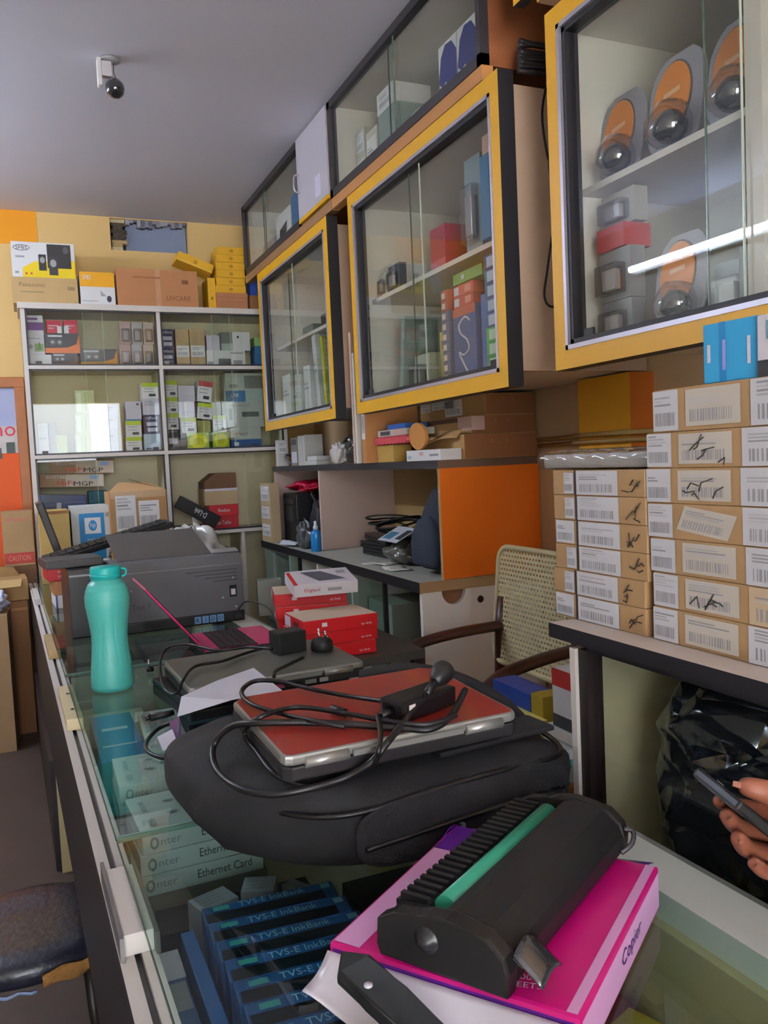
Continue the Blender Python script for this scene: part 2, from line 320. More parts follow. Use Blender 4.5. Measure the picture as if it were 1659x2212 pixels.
# row one, left bay
_, z = onY('flat_box', 'small plain white flat box under the tall purple and white box, top glazed shelf', 'box', 63, 112, 766, 2.05, Y0, .12, WHITE)
onY('tall_box', 'tall white and purple carton with a green picture, top glazed shelf', 'box', 56, 93, 681, z, Y0, .09, M('e4dfe6', .5), faces={'l': PUR}, decals=[('f', 0, .62, 1, .82, PUR), ('f', .08, .885, .68, .93, PUR), ('f', .42, .08, .95, .28, M('7d9f4a', .5)), ('f', 'P', [(.55, .12), (.85, .12), (.7, .34)], M('3f6a35', .5)), ('f', 'D', .2, .2, .12, .06, GREY), ('f', .08, .40, .8, .42, GREY)])
def speakerbox(lab, u0, u1, vt, zb, c2, Y=Y0, **k):
    return onY('speaker_box', lab, 'box', u0, u1, vt, zb, Y, .13, SLATE, decals=[('f', 'P', [(.0, 0), (1, 0), (1, 1), (.9, .45), (.62, .28), (0, .25)], c2), ('f', .09, .81, .5, .91, RG), ('f', 'D', .22, .55, .09, .15, M('6d6a70', .4)), ('f', 'D', .22, .55, .035, .06, RG), ('f', 'D', .42, .55, .09, .15, M('6d6a70', .4)), ('f', 'D', .42, .55, .035, .06, RG)], **k)
_, z = speakerbox('dark speaker carton flat on the top glazed shelf, under the orange-edged one', 112, 168, 763, 2.05, M('6a4a3a', .5))
_, z2 = speakerbox('black and orange speaker carton with a pair of red boxes on it', 97, 172, 720, z, ORG)
for i, (a, b) in enumerate(((101, 133), (138, 167))):
    onY('red_box', ('left' if not i else 'right') + ' one of two small red boxes on the orange-edged speaker carton', 'box', a, b, 692, z2, Y0, .08, RED, group='small red boxes on the speaker carton', decals=[('f', .1, .55, .8, .62, RG), ('f', .1, .35, .5, .42, RG), ('f', (.0 if i else .7), 0, (.35 if i else 1), .55, RG)])
speakerbox('grey and yellow speaker carton alone beside the clear packets, top glazed shelf', 174, 254, 754, 2.05, M('c98a2a', .5))
def blister(name, lab, w, d, h, loc, m, rz=0, group=None, cat='packet'):
    o = carton(name, lab, cat, w, d * .5, h, loc, m, rz=rz, group=group, bev=.001)
    mb = MB(); mb.box(-w * .38, w * .38, -d * .6, -d * .255, h * .1, h * .7, PLASTIC, bev=.006); mb.build('clear_bubble', o)
    mb = MB(); mb.box(-w * .22, w * .22, -d * .5, -d * .27, h * .18, h * .6, M('b9b1b0', .4), bev=.006); mb.build('packed_item', o); return o
pk = [M('b99a92', .5), M('b5b0ac', .5), M('b9a8a0', .5)]
for r, (zz, vt) in enumerate(((2.05, 745), (None, 702))):
    for i, (a, b) in enumerate(((258, 282), (284, 307), (309, 331))):
        x0, x1 = at(a, vt, Y=Y0).x, at(b, vt, Y=Y0).x; zb = 2.05 if r == 0 else 2.05 + .124
        blister('blister_packet', '%s clear blister packet in the %s row beside the grey and yellow speaker carton' % (('first', 'second', 'third')[i], ('bottom', 'upper')[r]), x1 - x0, .07, .123, ((x0 + x1) / 2, Y0 + .03, zb), pk[i], group='clear blister packets on the top glazed shelf')
# row one, right bay
def navybox(lab, u0, u1, vt, zb, ht=None, Y=Y0): return onY('navy_box', lab, 'box', u0, u1, vt, zb, Y, .12, NAVY, ht=ht, decals=[('f', 'T', 'reflect', .5, .84, .15, WHITE, .75), ('f', .16, .42, .84, .62, LBL), ('f', .2, .12, .84, .32, LBL)])
_, z = navybox('lower of two navy boxes beside the white divider, top glazed shelf', 348, 378, 752, 2.05)
navybox('upper of two navy boxes beside the white divider, top glazed shelf', 347, 376, 711, z)
KB = M('b49a70', .7)
for i, (a, b) in enumerate(((379, 408), (410, 442))):
    onY('kraft_box', ('first' if not i else 'second') + ' upright kraft box with white label beside the navy boxes', 'box', a, b, 711, 2.05, Y0, .12, KB, labels=[('f', .04, .26, .96, .56, i + 2)], decals=[('f', 0, .02, 1, .05, M('8f774f', .7))])
_, z = onY('long_box', 'long white printed box at the bottom right of the top glazed shelf', 'box', 447, 530, 757, 2.05, Y0, .14, WHITE, decals=[('f', .3, .08, .62, .5, SLATE), ('f', .68, .08, .92, .4, GREY), ('f', .02, .1, .18, .3, GREY), ('f', .6, .8, .95, .88, GREY)])
onY('white_box', 'small white box on the long printed box, beside the kraft boxes', 'box', 446, 475, 724, z, Y0 + .01, .1, LBL)
onY('grey_box', 'small grey and green box between two white ones, top glazed shelf', 'box', 477, 502, 718, z, Y0 + .02, .1, M('6f7470', .5), decals=[('f', 0, 0, 1, .4, M('a8b5ae', .5))])
onY('white_box', 'white box with a black dot on the long printed box', 'box', 504, 540, 717, z, Y0, .1, WHITE, decals=[('f', 'D', .28, .72, .06, .07, INK)])
_, z = onY('blue_box', 'blue upright box at the far end of the top glazed shelf', 'box', 552, 572, 747, 2.05, Y0, .12, GBLU)
onY('green_box', 'green topped small box on the blue upright box', 'box', 551, 571, 728, z, Y0, .1, M('9bc07a', .5))
# row two, left bay
def tonerbox(lab, u0, u1, vt, zb, ht=None, rot=None, cap=LIME, Y=Y0, **k): return onY('toner_box', lab, 'box', u0, u1, vt, zb, Y, .12, WHITE, ht=ht, faces={'t': cap}, rot=rot, decals=[('f', 0, .74, 1, 1, cap), ('f', 'T', 'PRODOT', .45, .62, .09, SLATE, .6), ('f', .4, .14, .82, .3, SLATE), ('f', .1, .42, .7, .46, GREY)], **k)
onY('grey_box', 'pale grey upright box at the left end of the middle glazed shelf', 'box', 82, 104, 914, 1.575, Y0, .12, M('c4c2c0', .55), decals=[('f', .1, .5, .8, .55, GREY)])
onY('grey_box', 'mid grey upright box second from the left end of the middle glazed shelf', 'box', 106, 121, 914, 1.575, Y0 + .02, .1, M('93918f', .55))
onY('green_box', 'low yellow-green box beside the grey upright boxes, middle glazed shelf', 'box', 123, 146, 940, 1.575, Y0, .1, M('aab66a', .5))
z = 1.575
for k, (vt, w) in enumerate(((937, 'bottom'), (893, 'middle'), (843, 'top'))): _, z = onY('pale_green_box', w + ' one of three stacked pale green boxes in the middle glazed shelf', 'box', 163, 204, vt, z, Y0, .12, M('c9cf9c', .5), decals=[('f', .08, .08, .3, .9, M('e0e2c4', .5)), ('f', .5, .1, .56, .92, M('b0b97a', .5))])
z = 1.575
for k, (vt, w) in enumerate(((928, 'bottom'), (900, 'middle'), (874, 'top'))): _, z = onY('white_box', w + ' one of three stacked plain white boxes beside the pale green ones', 'box', 213, 255, vt, z, Y0, .12, LBL, decals=[('f', .1, .7, .75, .76, GREY), ('f', .1, .5, .6, .56, GREY)])
_, z = tonerbox('bottom lime-edged toner box in the stack of three left of the navy box', 273, 307, 944, 1.575)
_, z = tonerbox('second lime-edged toner box in the stack of three left of the navy box', 272, 306, 909, z)
onY('white_box', 'white box with blue base topping the lime-edged toner boxes', 'box', 272, 305, 867, z, Y0, .12, LBL, decals=[('f', 0, 0, 1, .08, GBLU), ('f', .7, .8, .85, .9, SLATE)])
_, z = onY('light_blue_box', 'light blue box at the bottom of the stack by the divider, middle glazed shelf', 'box', 312, 347, 937, 1.575, Y0 - .01, .12, M('b4c4d2', .5), decals=[('f', .1, .12, .5, .2, SLATE)])
_, z = navybox('navy box between white and light blue boxes, middle glazed shelf', 311, 345, 896, z, Y=Y0 - .01)
_, z = onY('white_box', 'white box stacked straight on the navy box of the middle glazed shelf', 'box', 309, 344, 861, z, Y0 - .01, .12, LBL, decals=[('f', .1, .55, .9, .75, M('b4b2be', .6)), ('f', .1, .8, .6, .86, GREY)])
tonerbox('lime-edged toner box topping the stack that holds a navy box', 307, 342, 827, z, Y=Y0 - .01)
# row two, right bay
_, z = onY('black_box', 'black box with white label at the bottom beside the divider, middle glazed shelf', 'box', 361, 388, 928, 1.575, Y0, .12, M('3a3633', .5), decals=[('f', .12, .32, .85, .6, LBL), ('f', 'T', 'prodot', .5, .9, .1, LBL, .7)])
for k, (vt, w) in enumerate(((893, 'first'), (858, 'second'), (822, 'third'))): _, z = tonerbox(w + ' lime-edged toner box up from the black box by the divider', 358 - k, 386 - k * 1.5, vt, z)
ZB = at(420, 935, Y=Y0).z
onY('dark_box', 'dark narrow box between the black box and the yellow ball carton', 'box', 390, 403, 935, 1.575, Y0, .12, M('2e2624', .6), ht=ZB - 1.575)
def ballbox(lab, u0, u1): return onY('ball_box', lab, 'box', u0, u1, 934, 1.575, Y0 - .005, .12, M('9db53c', .5), ht=ZB - 1.575, group='yellow ball cartons', decals=[('f', 'D', .5, .5, .42, .45, M('dede1c', .4)), ('f', 'D', .5, .5, .2, .22, M('c9c814', .4)), ('f', 0, .9, 1, 1, M('b9cf6a', .5))])
ballbox('lime carton with a round yellow ball print, next to the dark narrow box', 405, 452); ballbox('lime carton with a round yellow ball print, under a small lime-edged toner box', 460, 496)
_, z = tonerbox('lime-edged toner box under two plain white boxes, above the ball carton', 392, 425, 902, ZB)
for vt, w in ((867, 'lower'), (833, 'upper')): _, z = onY('white_box', w + ' of two plain white boxes stacked on a lime-edged toner box', 'box', 385, 421, vt, z, Y0, .12, LBL, decals=[('f', .1, .3, .9, .36, M('b9b7c6', .6)), ('f', .1, .15, .7, .2, M('b9b7c6', .6))])
_, z = onY('olive_box', 'olive box lying on the yellow ball carton under the tilted toner box', 'box', 427, 455, 908, ZB, Y0 + .02, .1, OLIVE)
_, z = tonerbox('tilted lime-edged toner box leaning by the white boxes', 425, 457, 872, z + .006, ht=.092, rot=(0, R(7), 0)); z += .004
tonerbox('tilted red-topped white box leaning on the white boxes', 424, 455, 826, z + .002, ht=.12, rot=(0, R(8), 0), cap=M('b0453f', .5))
tonerbox('small lime-edged toner box on the second yellow ball carton', 461, 489, 897, ZB)
GT = M('b6bcb4', .55)
_, z = onY('flat_box', 'flat blue box under the white boxes at the far end of the middle glazed shelf', 'box', 500, 566, 949, 1.575, Y0, .15, M('28508c', .5), decals=[('f', .1, .3, .25, .7, WHITE), ('f', .4, .2, .9, .5, M('18345f', .5))])
_, z = onY('white_box', 'wide white box with grey lettering on the flat blue box', 'box', 498, 564, 923, z, Y0, .15, GT, decals=[('f', 'T', 'reflect', .33, .5, .34, M('8a6a66', .6), .45)])
_, z = onY('picture_box', 'wide grey-white carton with a dark drum picture, far end of the middle glazed shelf', 'box', 490, 570, 869, z, Y0, .15, GT, decals=[('f', .4, .42, .86, .62, M('5c635c', .5)), ('f', 'T', 'PRODOT A4', .35, .87, .09, M('6a7a86', .5), .5), ('f', .06, .3, .14, .75, M('7c857c', .5))])
_, z = onY('blue_box', 'wide carton with a blue panel above the drum picture carton', 'box', 488, 569, 843, z, Y0, .15, M('a3b5ae', .5), decals=[('f', 0, .05, .52, .95, M('2f6a92', .5)), ('f', 'T', 'LINK', .25, .6, .3, WHITE, .22)])
onY('picture_box', 'wide white carton with a grey machine picture topping the far stack', 'box', 487, 568, 806, z, Y0, .15, GT, decals=[('f', .5, .1, .98, .85, M('6d726a', .5, var=.5, sc=40)), ('f', 'D', .2, .25, .12, .12, M('7f867d', .5))])
# row three
mb0 = 1.105
_, z = onY('dark_box', 'dark brown carton filling the bottom of the open shelf behind the white printed cartons', 'box', 88, 187, 1130, mb0, 4.90, .18, M('40332c', .7))
_, z = onY('blue_box', 'glossy navy blue box under the two red-lettered cartons, open shelf', 'box', 83, 184, 1069, z + .012, 4.88, .16, M('1f2c6a', .25, coat=.4), rot=(0, R(4), 0), decals=[('f', .0, .0, .08, 1, M('5a6ec0', .3)), ('f', .36, .3, .46, .7, LBL), ('f', .5, .1, 1, .5, M('15151f', .3))]); z += .035
MGB = M('a8866a', .6)
def mgbox(lab, x0, zz, rz):
    return carton('board_box', lab, 'box', .33, .2, .072, (x0, 4.98, zz), MGB, rot=(0, R(2), rz), faces={'r': M('7a3028', .6)}, decals=[('f', .4, .05, 1, .95, M('d0bfae', .6)), ('f', 'T', 'BIOSTAR', .25, .78, .24, WHITE, .3), ('f', 'T', 'HiFi', .4, .32, .34, M('d43a1c', .5), .26), ('f', 'T', 'MGP', .68, .27, .34, INK, .3), ('f', .78, .6, .92, .9, M('8fb0d8', .5)), ('r', .2, .2, .8, .8, M('94453c', .6))])
xa = at(157, 1035, Y=4.88).x; xb = at(179, 1010, Y=4.88).x
mgbox('lower of two tan mainboard cartons with red lettering, open shelf', xa, z + .004, R(-3)); mgbox('upper of two tan mainboard cartons with red lettering, open shelf', xb, z + .0765, R(-3))
onY('teal_box', 'teal box behind the large taped carton, beside the navy blue box', 'box', 192, 232, 1060, mb0, 5.0, .1, M('1f7f96', .5))
_, z = onY('red_box', 'lower of two red boxes on the open shelf right of the divider', 'box', 449, 516, 1114, mb0 + .0, 4.86, .16, M('a81c24', .45), decals=[('f', 'T', 'Redux Turbo', .45, .5, .3, WHITE, .6)])
_, z = onY('red_box', 'upper of two red boxes on the open shelf right of the divider', 'box', 453, 516, 1090, z, 4.87, .15, M('b5242a', .45), decals=[('f', 'T', 'Redux', .5, .5, .3, WHITE, .4)])
bo, z = onY('kraft_carton', 'brown carton with a dark lid and white band on the red boxes', 'box', 443, 514, 1055, z, 4.88, .2, KRAFT_P, decals=[('f', 0, .86, 1, 1, LBL)])
mb = MB(); w = bo.dimensions.x if bo.dimensions.x > 0 else .2; mb.prism([(-.1, 0), (.1, 0), (.1, .1), (-.03, .1), (-.1, .045)], -.1, .1, M('6d4c33', .7), mtx=Matrix.Translation((0, 0, 0)) @ Matrix.Rotation(PI / 2, 4, 'X')); l = mb.build('lid', bo); l.location = (0, 0, z - bo.location.z); l.scale = (.95, .9, .9)
carton('router_box', 'black router carton leaning on its corner by the divider of the open shelf', 'box',   .26, .036, .075, (.890, 4.838, 1.185), M('171416', .4), rot=(0, R(31), 0), decals=[('f', 'T', 'D-Link', .55, .5, .42, WHITE, .3, PI)])
onY('black_box', 'flat black carton on the open shelf under the leaning router carton', 'box', 378, 442, 1136, mb0, 4.86, .12, M('1d1a1b', .5))
onY('black_case', 'black rounded case on the lowest shelf behind the printer', 'case', 440, 500, 1185, FL, 4.9, .18, M('141316', .4))
# on top of the unit
ZT = 2.378
bp, z = onY('kraft_carton', 'tan printer carton under the speaker carton on top of the shelf unit', 'box', 27, 168, 600, ZT, 4.83, .26, M('b8996a', .8), decals=[('f', 'T', 'Panasonic', .3, .72, .16, M('6d5a3c', .7), .4), ('f', .12, .42, .47, .47, M('8b7550', .7)), ('f', .84, .55, .95, .68, M('8b7550', .7))], faces={'l': KRAFT_D})
onY('speaker_carton', 'white and yellow carton with black speakers pictured, topmost left on the shelf unit', 'box', 24, 160, 524, z, 4.83, .2, WHITE, rz=R(0), decals=[('f', 'P', [(0, 0), (0, .12), (.2, .3), (.35, .45), (1, .5), (1, 0)], M('e8c81e', .5)), ('f', 0, 0, .16, .5, WHITE), ('f', 'P', [(.56, .28), (.94, .28), (.94, .96), (.56, .96)], M('1c1a1e', .5)), ('f', .42, .2, .54, .66, M('232126', .5)), ('f', .58, .08, .72, .6, M('2a282d', .5)), ('f', 'D', .48, .5, .04, .09, GREY), ('f', 'D', .65, .42, .05, .11, GREY), ('f', 'D', .86, .8, .045, .1, M('4c4a50', .4)), ('f', 'D', .16, .83, .13, .085, INK), ('f', 'D', .16, .83, .12, .07, WHITE), ('f', 'T', 'SPBS', .16, .83, .1, INK, .18), ('f', .06, .55, .2, .6, GREY), ('f', .04, .1, .1, .16, GREY), ('f', .2, .08, .23, .13, RED), ('f', .28, .08, .31, .13, RED)])
onY('camera_box', 'small white carton with an amber top beside the tan printer carton', 'box', 172, 247, 588, ZT, 4.83, .18, WHITE, faces={'t': YEL}, decals=[('f', 0, .56, 1, 1, M('e9a51a', .5)), ('f', 'T', 'SPBS', .2, .84, .13, WHITE, .25), ('f', .2 - .16, .12, .5, .14, GREY), ('f', 'P', [(.58, .28), (.58, .45), (.75, .28)], M('9aa0a0', .5)), ('f', 'D', .82, .2, .07, .1, M('2c2a38', .4)), ('f', 0, 0, 1, .03, M('3a3a8a', .5))])
bc, z = onY('long_carton', 'long brown carton with clear tape in the middle of the shelf unit top', 'box', 250, 425, 582, ZT, 4.83, .22, M('a9744e', .8, var=.08), rz=R(1.5), decals=[('f', .47, 0, .53, 1, M('b58a66', .3, coat=.6)), ('f', .19, .75, .53, .80, M('8a5a3a', .7)), ('f', .8, .64, .88, .74, M('6b4226', .7)), ('f', 'T', 'LIVCARE', .75, .25, .13, M('6b4226', .7), .3)])
YB1 = M('dba522', .5); yd = [('f', 'D', .5, .5, .07, .22, M('a87a12', .5)), ('f', 0, 0, 1, .06, M('b58616', .5))]
onY('yellow_box', 'yellow box standing on end between the long brown carton and the yellow stack', 'box', 449, 465, 600, ZT, 4.85, .16, YB1, decals=[('f', .35, .3, .65, .4, M('7a5c14', .5))])
yz = at(440, 595, Y=4.86).z
carton('yellow_box', 'yellow box lying tilted over the long brown carton', 'box', .21, .17, .05, (at(427, 570, Y=4.9).x - .03, 4.94, yz + .048), YB1, rot=(0, R(20), R(0)), decals=[('f', 'D', .5, .5, .06, .24, M('a87a12', .5)), ('f', .02, .1, .98, .14, M('efd27a', .5))])
z = ZT
for k, n in enumerate(('lowest', 'second', 'topmost')): _, z = onY('flat_carton', n + ' of three flat red-brown cartons beneath the yellow stack', 'box', 470, 536, 652 - 9.6 * k, z, 4.83, .2, KRAFT_R, decals=[('f', .1, .4, .7, .5, KRAFT_D)])
for k, n in enumerate(('first', 'second', 'third', 'fourth', 'fifth', 'sixth')): _, z = onY('yellow_box', n + ' from the bottom of the six stacked yellow boxes on the shelf unit', 'box', 467 + (k % 3), 532 - (k * 2 % 3), 617 - 16.6 * k, z, 4.84 + .004 * (k % 2), .17, YB1, decals=yd)
_, z = onY('flat_carton', 'brown carton under the blue box at the right end of the shelf unit top', 'box', 540, 566, 638, ZT, 4.86, .15, KRAFT_D)
onY('blue_box', 'bright blue box at the right end of the shelf unit top', 'box', 540, 566, 600, z, 4.87, .13, M('2348a0', .45))
# ------------------------------------------------------------------ wall cabinets on the right-hand wall
CX = 1.25; YELF = M('dfa613', .42, var=.05, spec=.5); SILV = M('b9b3c0', .35, metal=.6); BLKF = M('17141a', .5); CAB_IN = M('eee7de', .6, var=.03)
def wall_cabinet(label, y0, y1, z0, z1, shelves, split, sidebeige=True, panes=True, part=None):
    """y0 near end, y1 far end"""
    t = thing('wall_cabinet', label, 'cabinet', (CX, (y0 + y1) / 2, z0)); t.rotation_euler = (0, 0, 0)
    oy = (y0 + y1) / 2; L = (y1 - y0) / 2; H = z1 - z0; b = .046; D = XW - .004 - CX
    B = lambda mb, x0, x1, ya, yb, za, zb, m, **k: mb.box(x0, x1, ya, yb, za, zb, m, **k)
    mb = MB(); cz0, cz1 = .045, H - .03
    B(mb, .05, D, -L + .012, -L + .03, cz0, cz1, M('c9ac94', .6), ); B(mb, .05, D, L - .03, L - .012, cz0, cz1, CAB_IN)
    B(mb, .05, D, -L + .03, L - .03, cz0, cz0 + .018, CAB_IN); B(mb, .05, D, -L + .03, L - .03, cz1 - .018, cz1, CAB_IN); B(mb, D - .01, D, -L + .03, L - .03, cz0 + .018, cz1 - .018, CAB_IN); mb.build('carcass', t)
    mb = MB()
    for ya, yb, za, zb in ((-L, L, 0, b), (-L, L, H - b, H), (-L, -L + b, b, H - b), (L - b, L, b, H - b)):
        B(mb, 0, .05, ya, yb, za, zb, BLKF, faces={'l': YELF})
    mb.build('yellow_frame', t, fix=False)
    mb = MB(); s = .011
    for ya, yb, za, zb in ((-L + b, L - b, b, b + s), (-L + b, L - b, H - b - s, H - b), (-L + b, -L + b + s, b, H - b), (L - b - s, L - b, b, H - b)): B(mb, -.002, .03, ya, yb, za, zb, SILV)
    mb.build('silver_bead', t)
    mb = MB(); q = b + s; k = .013
    for ya, yb, za, zb in ((-L + q, L - q, q, q + k), (-L + q, L - q, H - q - k, H - q), (-L + q, -L + q + k, q, H - q), (L - q - k, L - q, q, H - q)): B(mb, .006, .045, ya, yb, za, zb, BLKF)
    mb.build('black_track', t)
    for z in shelves: mb = MB(); B(mb, .075, D - .01, -L + .03, L - .03, z - z0 - .016, z - z0, LAM); mb.build('shelf', t)
    if part: mb = MB(); B(mb, .06, D - .01, part - oy - .02, part - oy + .02, cz0 + .018, cz1 - .018, LAM); mb.build('divider', t)
    ys = split - oy
    for ya, yb, x in ((-L + q, ys + .05, .030), (ys - .05, L - q, .020)):
        mb = MB(); mb.face([(x, ya, q), (x, yb, q), (x, yb, H - q), (x, ya, H - q)], GLASS); g = mb.build('glass_pane', t, fix=False)
        mb = MB(); ey = yb if x > .025 else ya; mb.box(x - .0025, x + .0025, ey - .001, ey + .001, q, H - q, M('5b6a5e' if x > .025 else 'b9c2b0', .2)); mb.build('pane_edge', g)
        mb = MB(); gy = ya + .04 if x > .025 else yb - .08; mb.box(x - .008, x - .001, gy, gy + .035, q + .012, q + .032, BLKF, bev=.002); mb.build('finger_grip', g)
    return t
Z0, Z1 = 1.655, 2.512; SHZ = 2.105
wall_cabinet('far yellow-framed glass wall cabinet, smallest in view, near the back wall', 3.385, 4.52, Z0, Z1, (SHZ,), 4.0)
wall_cabinet('middle yellow-framed glass wall cabinet with stacked red, blue and green boxes', 1.994, 3.136, Z0, Z1, (SHZ,), 2.58)
wall_cabinet('near yellow-framed glass wall cabinet holding orange and grey blister packs', .56, 1.77, Z0 + .017, Z1 + .028, (2.116,), 1.235, part=1.195)
# upper cabinets under the ceiling
t = thing('upper_cabinet', 'brown-sided dark-framed glass cabinet under the ceiling above the middle wall cabinet', 'cabinet', (0, 0, 0))
WD = M('7d4a2c', .55, var=.35, sc=7); U0, U1, UZ0, UZ1 = 2.08, 3.318, 2.56, 2.945; DK = M('2a262b', .45)
mb = MB(); mb.box(CX + .03, XW - .004, U0, U0 + .02, UZ0, UZ1, WD); mb.box(CX + .03, XW - .004, U1 - .02, U1, UZ0, UZ1, CAB_IN); mb.box(CX + .03, XW - .004, U0 + .02, U1 - .02, UZ0, UZ0 + .018, CAB_IN, {'b': WD}); mb.box(CX + .03, XW - .004, U0 + .02, U1 - .02, UZ1 - .018, UZ1, CAB_IN); mb.box(XW - .014, XW - .004, U0 + .02, U1 - .02, UZ0 + .018, UZ1 - .018, CAB_IN); mb.build('carcass', t, fix=False)
def uframe(t, U0, U1, split):
    mb = MB()
    for ya, yb, za, zb in ((U0, U1, UZ0, UZ0 + .032), (U0, U1, UZ1 - .03, UZ1), (U0, U0 + .02, UZ0, UZ1), (U1 - .03, U1, UZ0, UZ1)): mb.box(CX, CX + .03, ya, yb, za, zb, DK)
    mb.build('dark_frame', t)
    for ya, yb, x in ((U0 + .02, split + .03, CX + .018), (split - .03, U1 - .03, CX + .010)):
        mb = MB(); mb.face([(x, ya, UZ0 + .03), (x, yb, UZ0 + .03), (x, yb, UZ1 - .03), (x, ya, UZ1 - .03)], GLASS); g = mb.build('glass_pane', t, fix=False)
        mb = MB(); ey = yb if x > CX + .014 else ya; mb.box(x - .0025, x + .0025, ey - .001, ey + .001, UZ0 + .03, UZ1 - .03, M('4d5a50', .2)); mb.build('pane_edge', g)
uframe(t, U0, U1, 2.70)
mb = MB(); mb.box(CX + .004, CX + .04, U0, U1, Z1 + .006, UZ0, M('b07a48', .55, var=.15)); mb.build('wooden_rail', t)
t = thing('upper_cabinet', 'dark-framed glass cabinet with a white door panel under the ceiling near the back wall', 'cabinet', (0, 0, 0))
V0, VD, V1 = 3.325, 3.73, 4.78
mb = MB(); mb.box(CX + .03, XW - .004, V1 - .02, V1, UZ0, UZ1, CAB_IN); mb.box(CX + .03, XW - .004, V0, V0 + .02, UZ0, UZ1, CAB_IN); mb.box(CX + .03, XW - .004, V0 + .02, V1 - .02, UZ0, UZ0 + .018, CAB_IN, {'b': WD}); mb.box(CX + .03, XW - .004, V0 + .02, V1 - .02, UZ1 - .018, UZ1, CAB_IN); mb.box(XW - .014, XW - .004, V0 + .02, V1 - .02, UZ0 + .018, UZ1 - .018, CAB_IN); mb.build('carcass', t, fix=False)
uframe(t, VD, V1, 4.36)
mb = MB(); mb.box(CX - .006, CX + .02, V0, VD - .004, UZ0 + .024, UZ1 - .004, M('b9b3bd', .55, var=.05)); mb.box(CX - .007, CX + .021, V0, VD - .004, UZ0 + .006, UZ0 + .024, YELF)
o = mb.build('door', t, fix=False); mb = MB(); mb.tube(spline([(CX - .006, VD - .03, 2.70), (CX - .03, VD - .03, 2.71), (CX - .03, VD - .03, 2.77), (CX - .006, VD - .03, 2.78)], 4), .004, SILV, 8); mb.build('handle', o)
mb = MB(); mb.face([(CX - .0068, V0 + .16, UZ0 + .05), (CX - .0068, V0 + .09, UZ0 + .05), (CX - .0068, V0 + .09, UZ0 + .14), (CX - .0068, V0 + .16, UZ0 + .14)], M('d5cbe0', .6)); mb.build('paper_note', o, fix=False)
mb = MB(); mb.box(CX + .004, CX + .04, V0, V1, Z1 + .006, UZ0, M('8f6a48', .55, var=.15)); mb.build('wooden_rail', t)
t = thing('upper_cabinet', 'yellow-edged cabinet just entering the picture above the near wall cabinet', 'cabinet', (0, 0, 0))
mb = MB(); mb.box(CX - .0, XW - .004, .56, 1.80, 2.585, 2.945, M('c79a78', .6, var=.1), {'l': YELF}); mb.build('carcass', t, fix=False)
mb = MB(); mb.box(CX - .03, CX - .0005, .56, 1.86, 2.60, 2.945, YELF, {'b': BLKF}); mb.build('yellow_frame', t, fix=False)
# ---- contents of the upper cabinets
UB = UZ0 + .019
def ux(name, lab, cat, u0, u1, vt, X, d, m, zb=UB, ht=None, **k): return onX(name, lab, cat, u0, u1, vt, zb, X, d, m, ht=ht, **k)
PW = M('c9c3b4', .55)
cu = lambda lab, y0, y1, z0, z1, m, lb=None, name='white_box', x=1.36: carton(name, lab, 'box', y1 - y0, .16, z1 - z0, (x + .08, (y0 + y1) / 2, z0), m, rz=-PI / 2, labels=[('f', .1, .15, .9, .85, lb)] if lb else ())
cu('cream carton low in the stack at the dark corner of the ceiling cabinet', 3.185, 3.29, UB, UB + .14, PW, 3); cu('cream carton on top of the stack at the dark corner of the ceiling cabinet', 3.19, 3.285, UB + .1405, UB + .24, PW, 4)
cu('upright cream carton beside the stack in the ceiling cabinet', 3.06, 3.175, UB, UB + .20, PW, 5); cu('grey-green carton near the pane joint of the ceiling cabinet', 2.88, 3.045, UB, UB + .22, M('8c9a94', .5), None, 'flat_box'); cu('white carton lying on the grey-green one in the ceiling cabinet', 2.90, 3.05, UB + .2205, UB + .30, WHITE, 6)
for i, (ya, lab) in enumerate(((2.375, 'nearest of two white cartons with a blue swirl in the ceiling cabinet'), (2.506, 'second of two white cartons with a blue swirl in the ceiling cabinet'))):
    carton('swirl_carton', lab, 'box', .126, .2, .262, (1.48, ya, UB), WHITE, rz=-PI / 2, decals=[('f', 'P', [(0, .55), (.15, .85), (.4, .97), (.75, .95), (1, .8), (1, .45), (.75, .3), (.6, .35), (.4, .52), (.2, .48)], M('3b3f7e', .5))])
carton('small_white_box', 'small white packet standing behind the lower rail of the ceiling cabinet', 'box', .07, .06, .07, (1.34, 2.62, UB), WHITE, rz=-PI / 2, decals=[('f', 'D', .4, .5, .12, .14, GREY)])
_, z = ux('white_box', 'white carton with a dark router picture in the far ceiling cabinet', 'box', 595, 628, 440, 1.33, .12, WHITE, ht=.2, decals=[('f', 'P', [(.2, .3), (.7, .45), (.75, .7), (.25, .6)], SLATE)])
ux('blue_box', 'blue and lime carton beside the white door panel in the far ceiling cabinet', 'box', 629, 644, 420, 1.33, .12, GBLU, ht=.23, decals=[('f', 0, 0, 1, .3, LIME)])
ux('small_box', 'pale pinkish carton at the far end of the far ceiling cabinet', 'box', 568, 594, 520, 1.33, .12, M('b9a69a', .5), ht=.12)
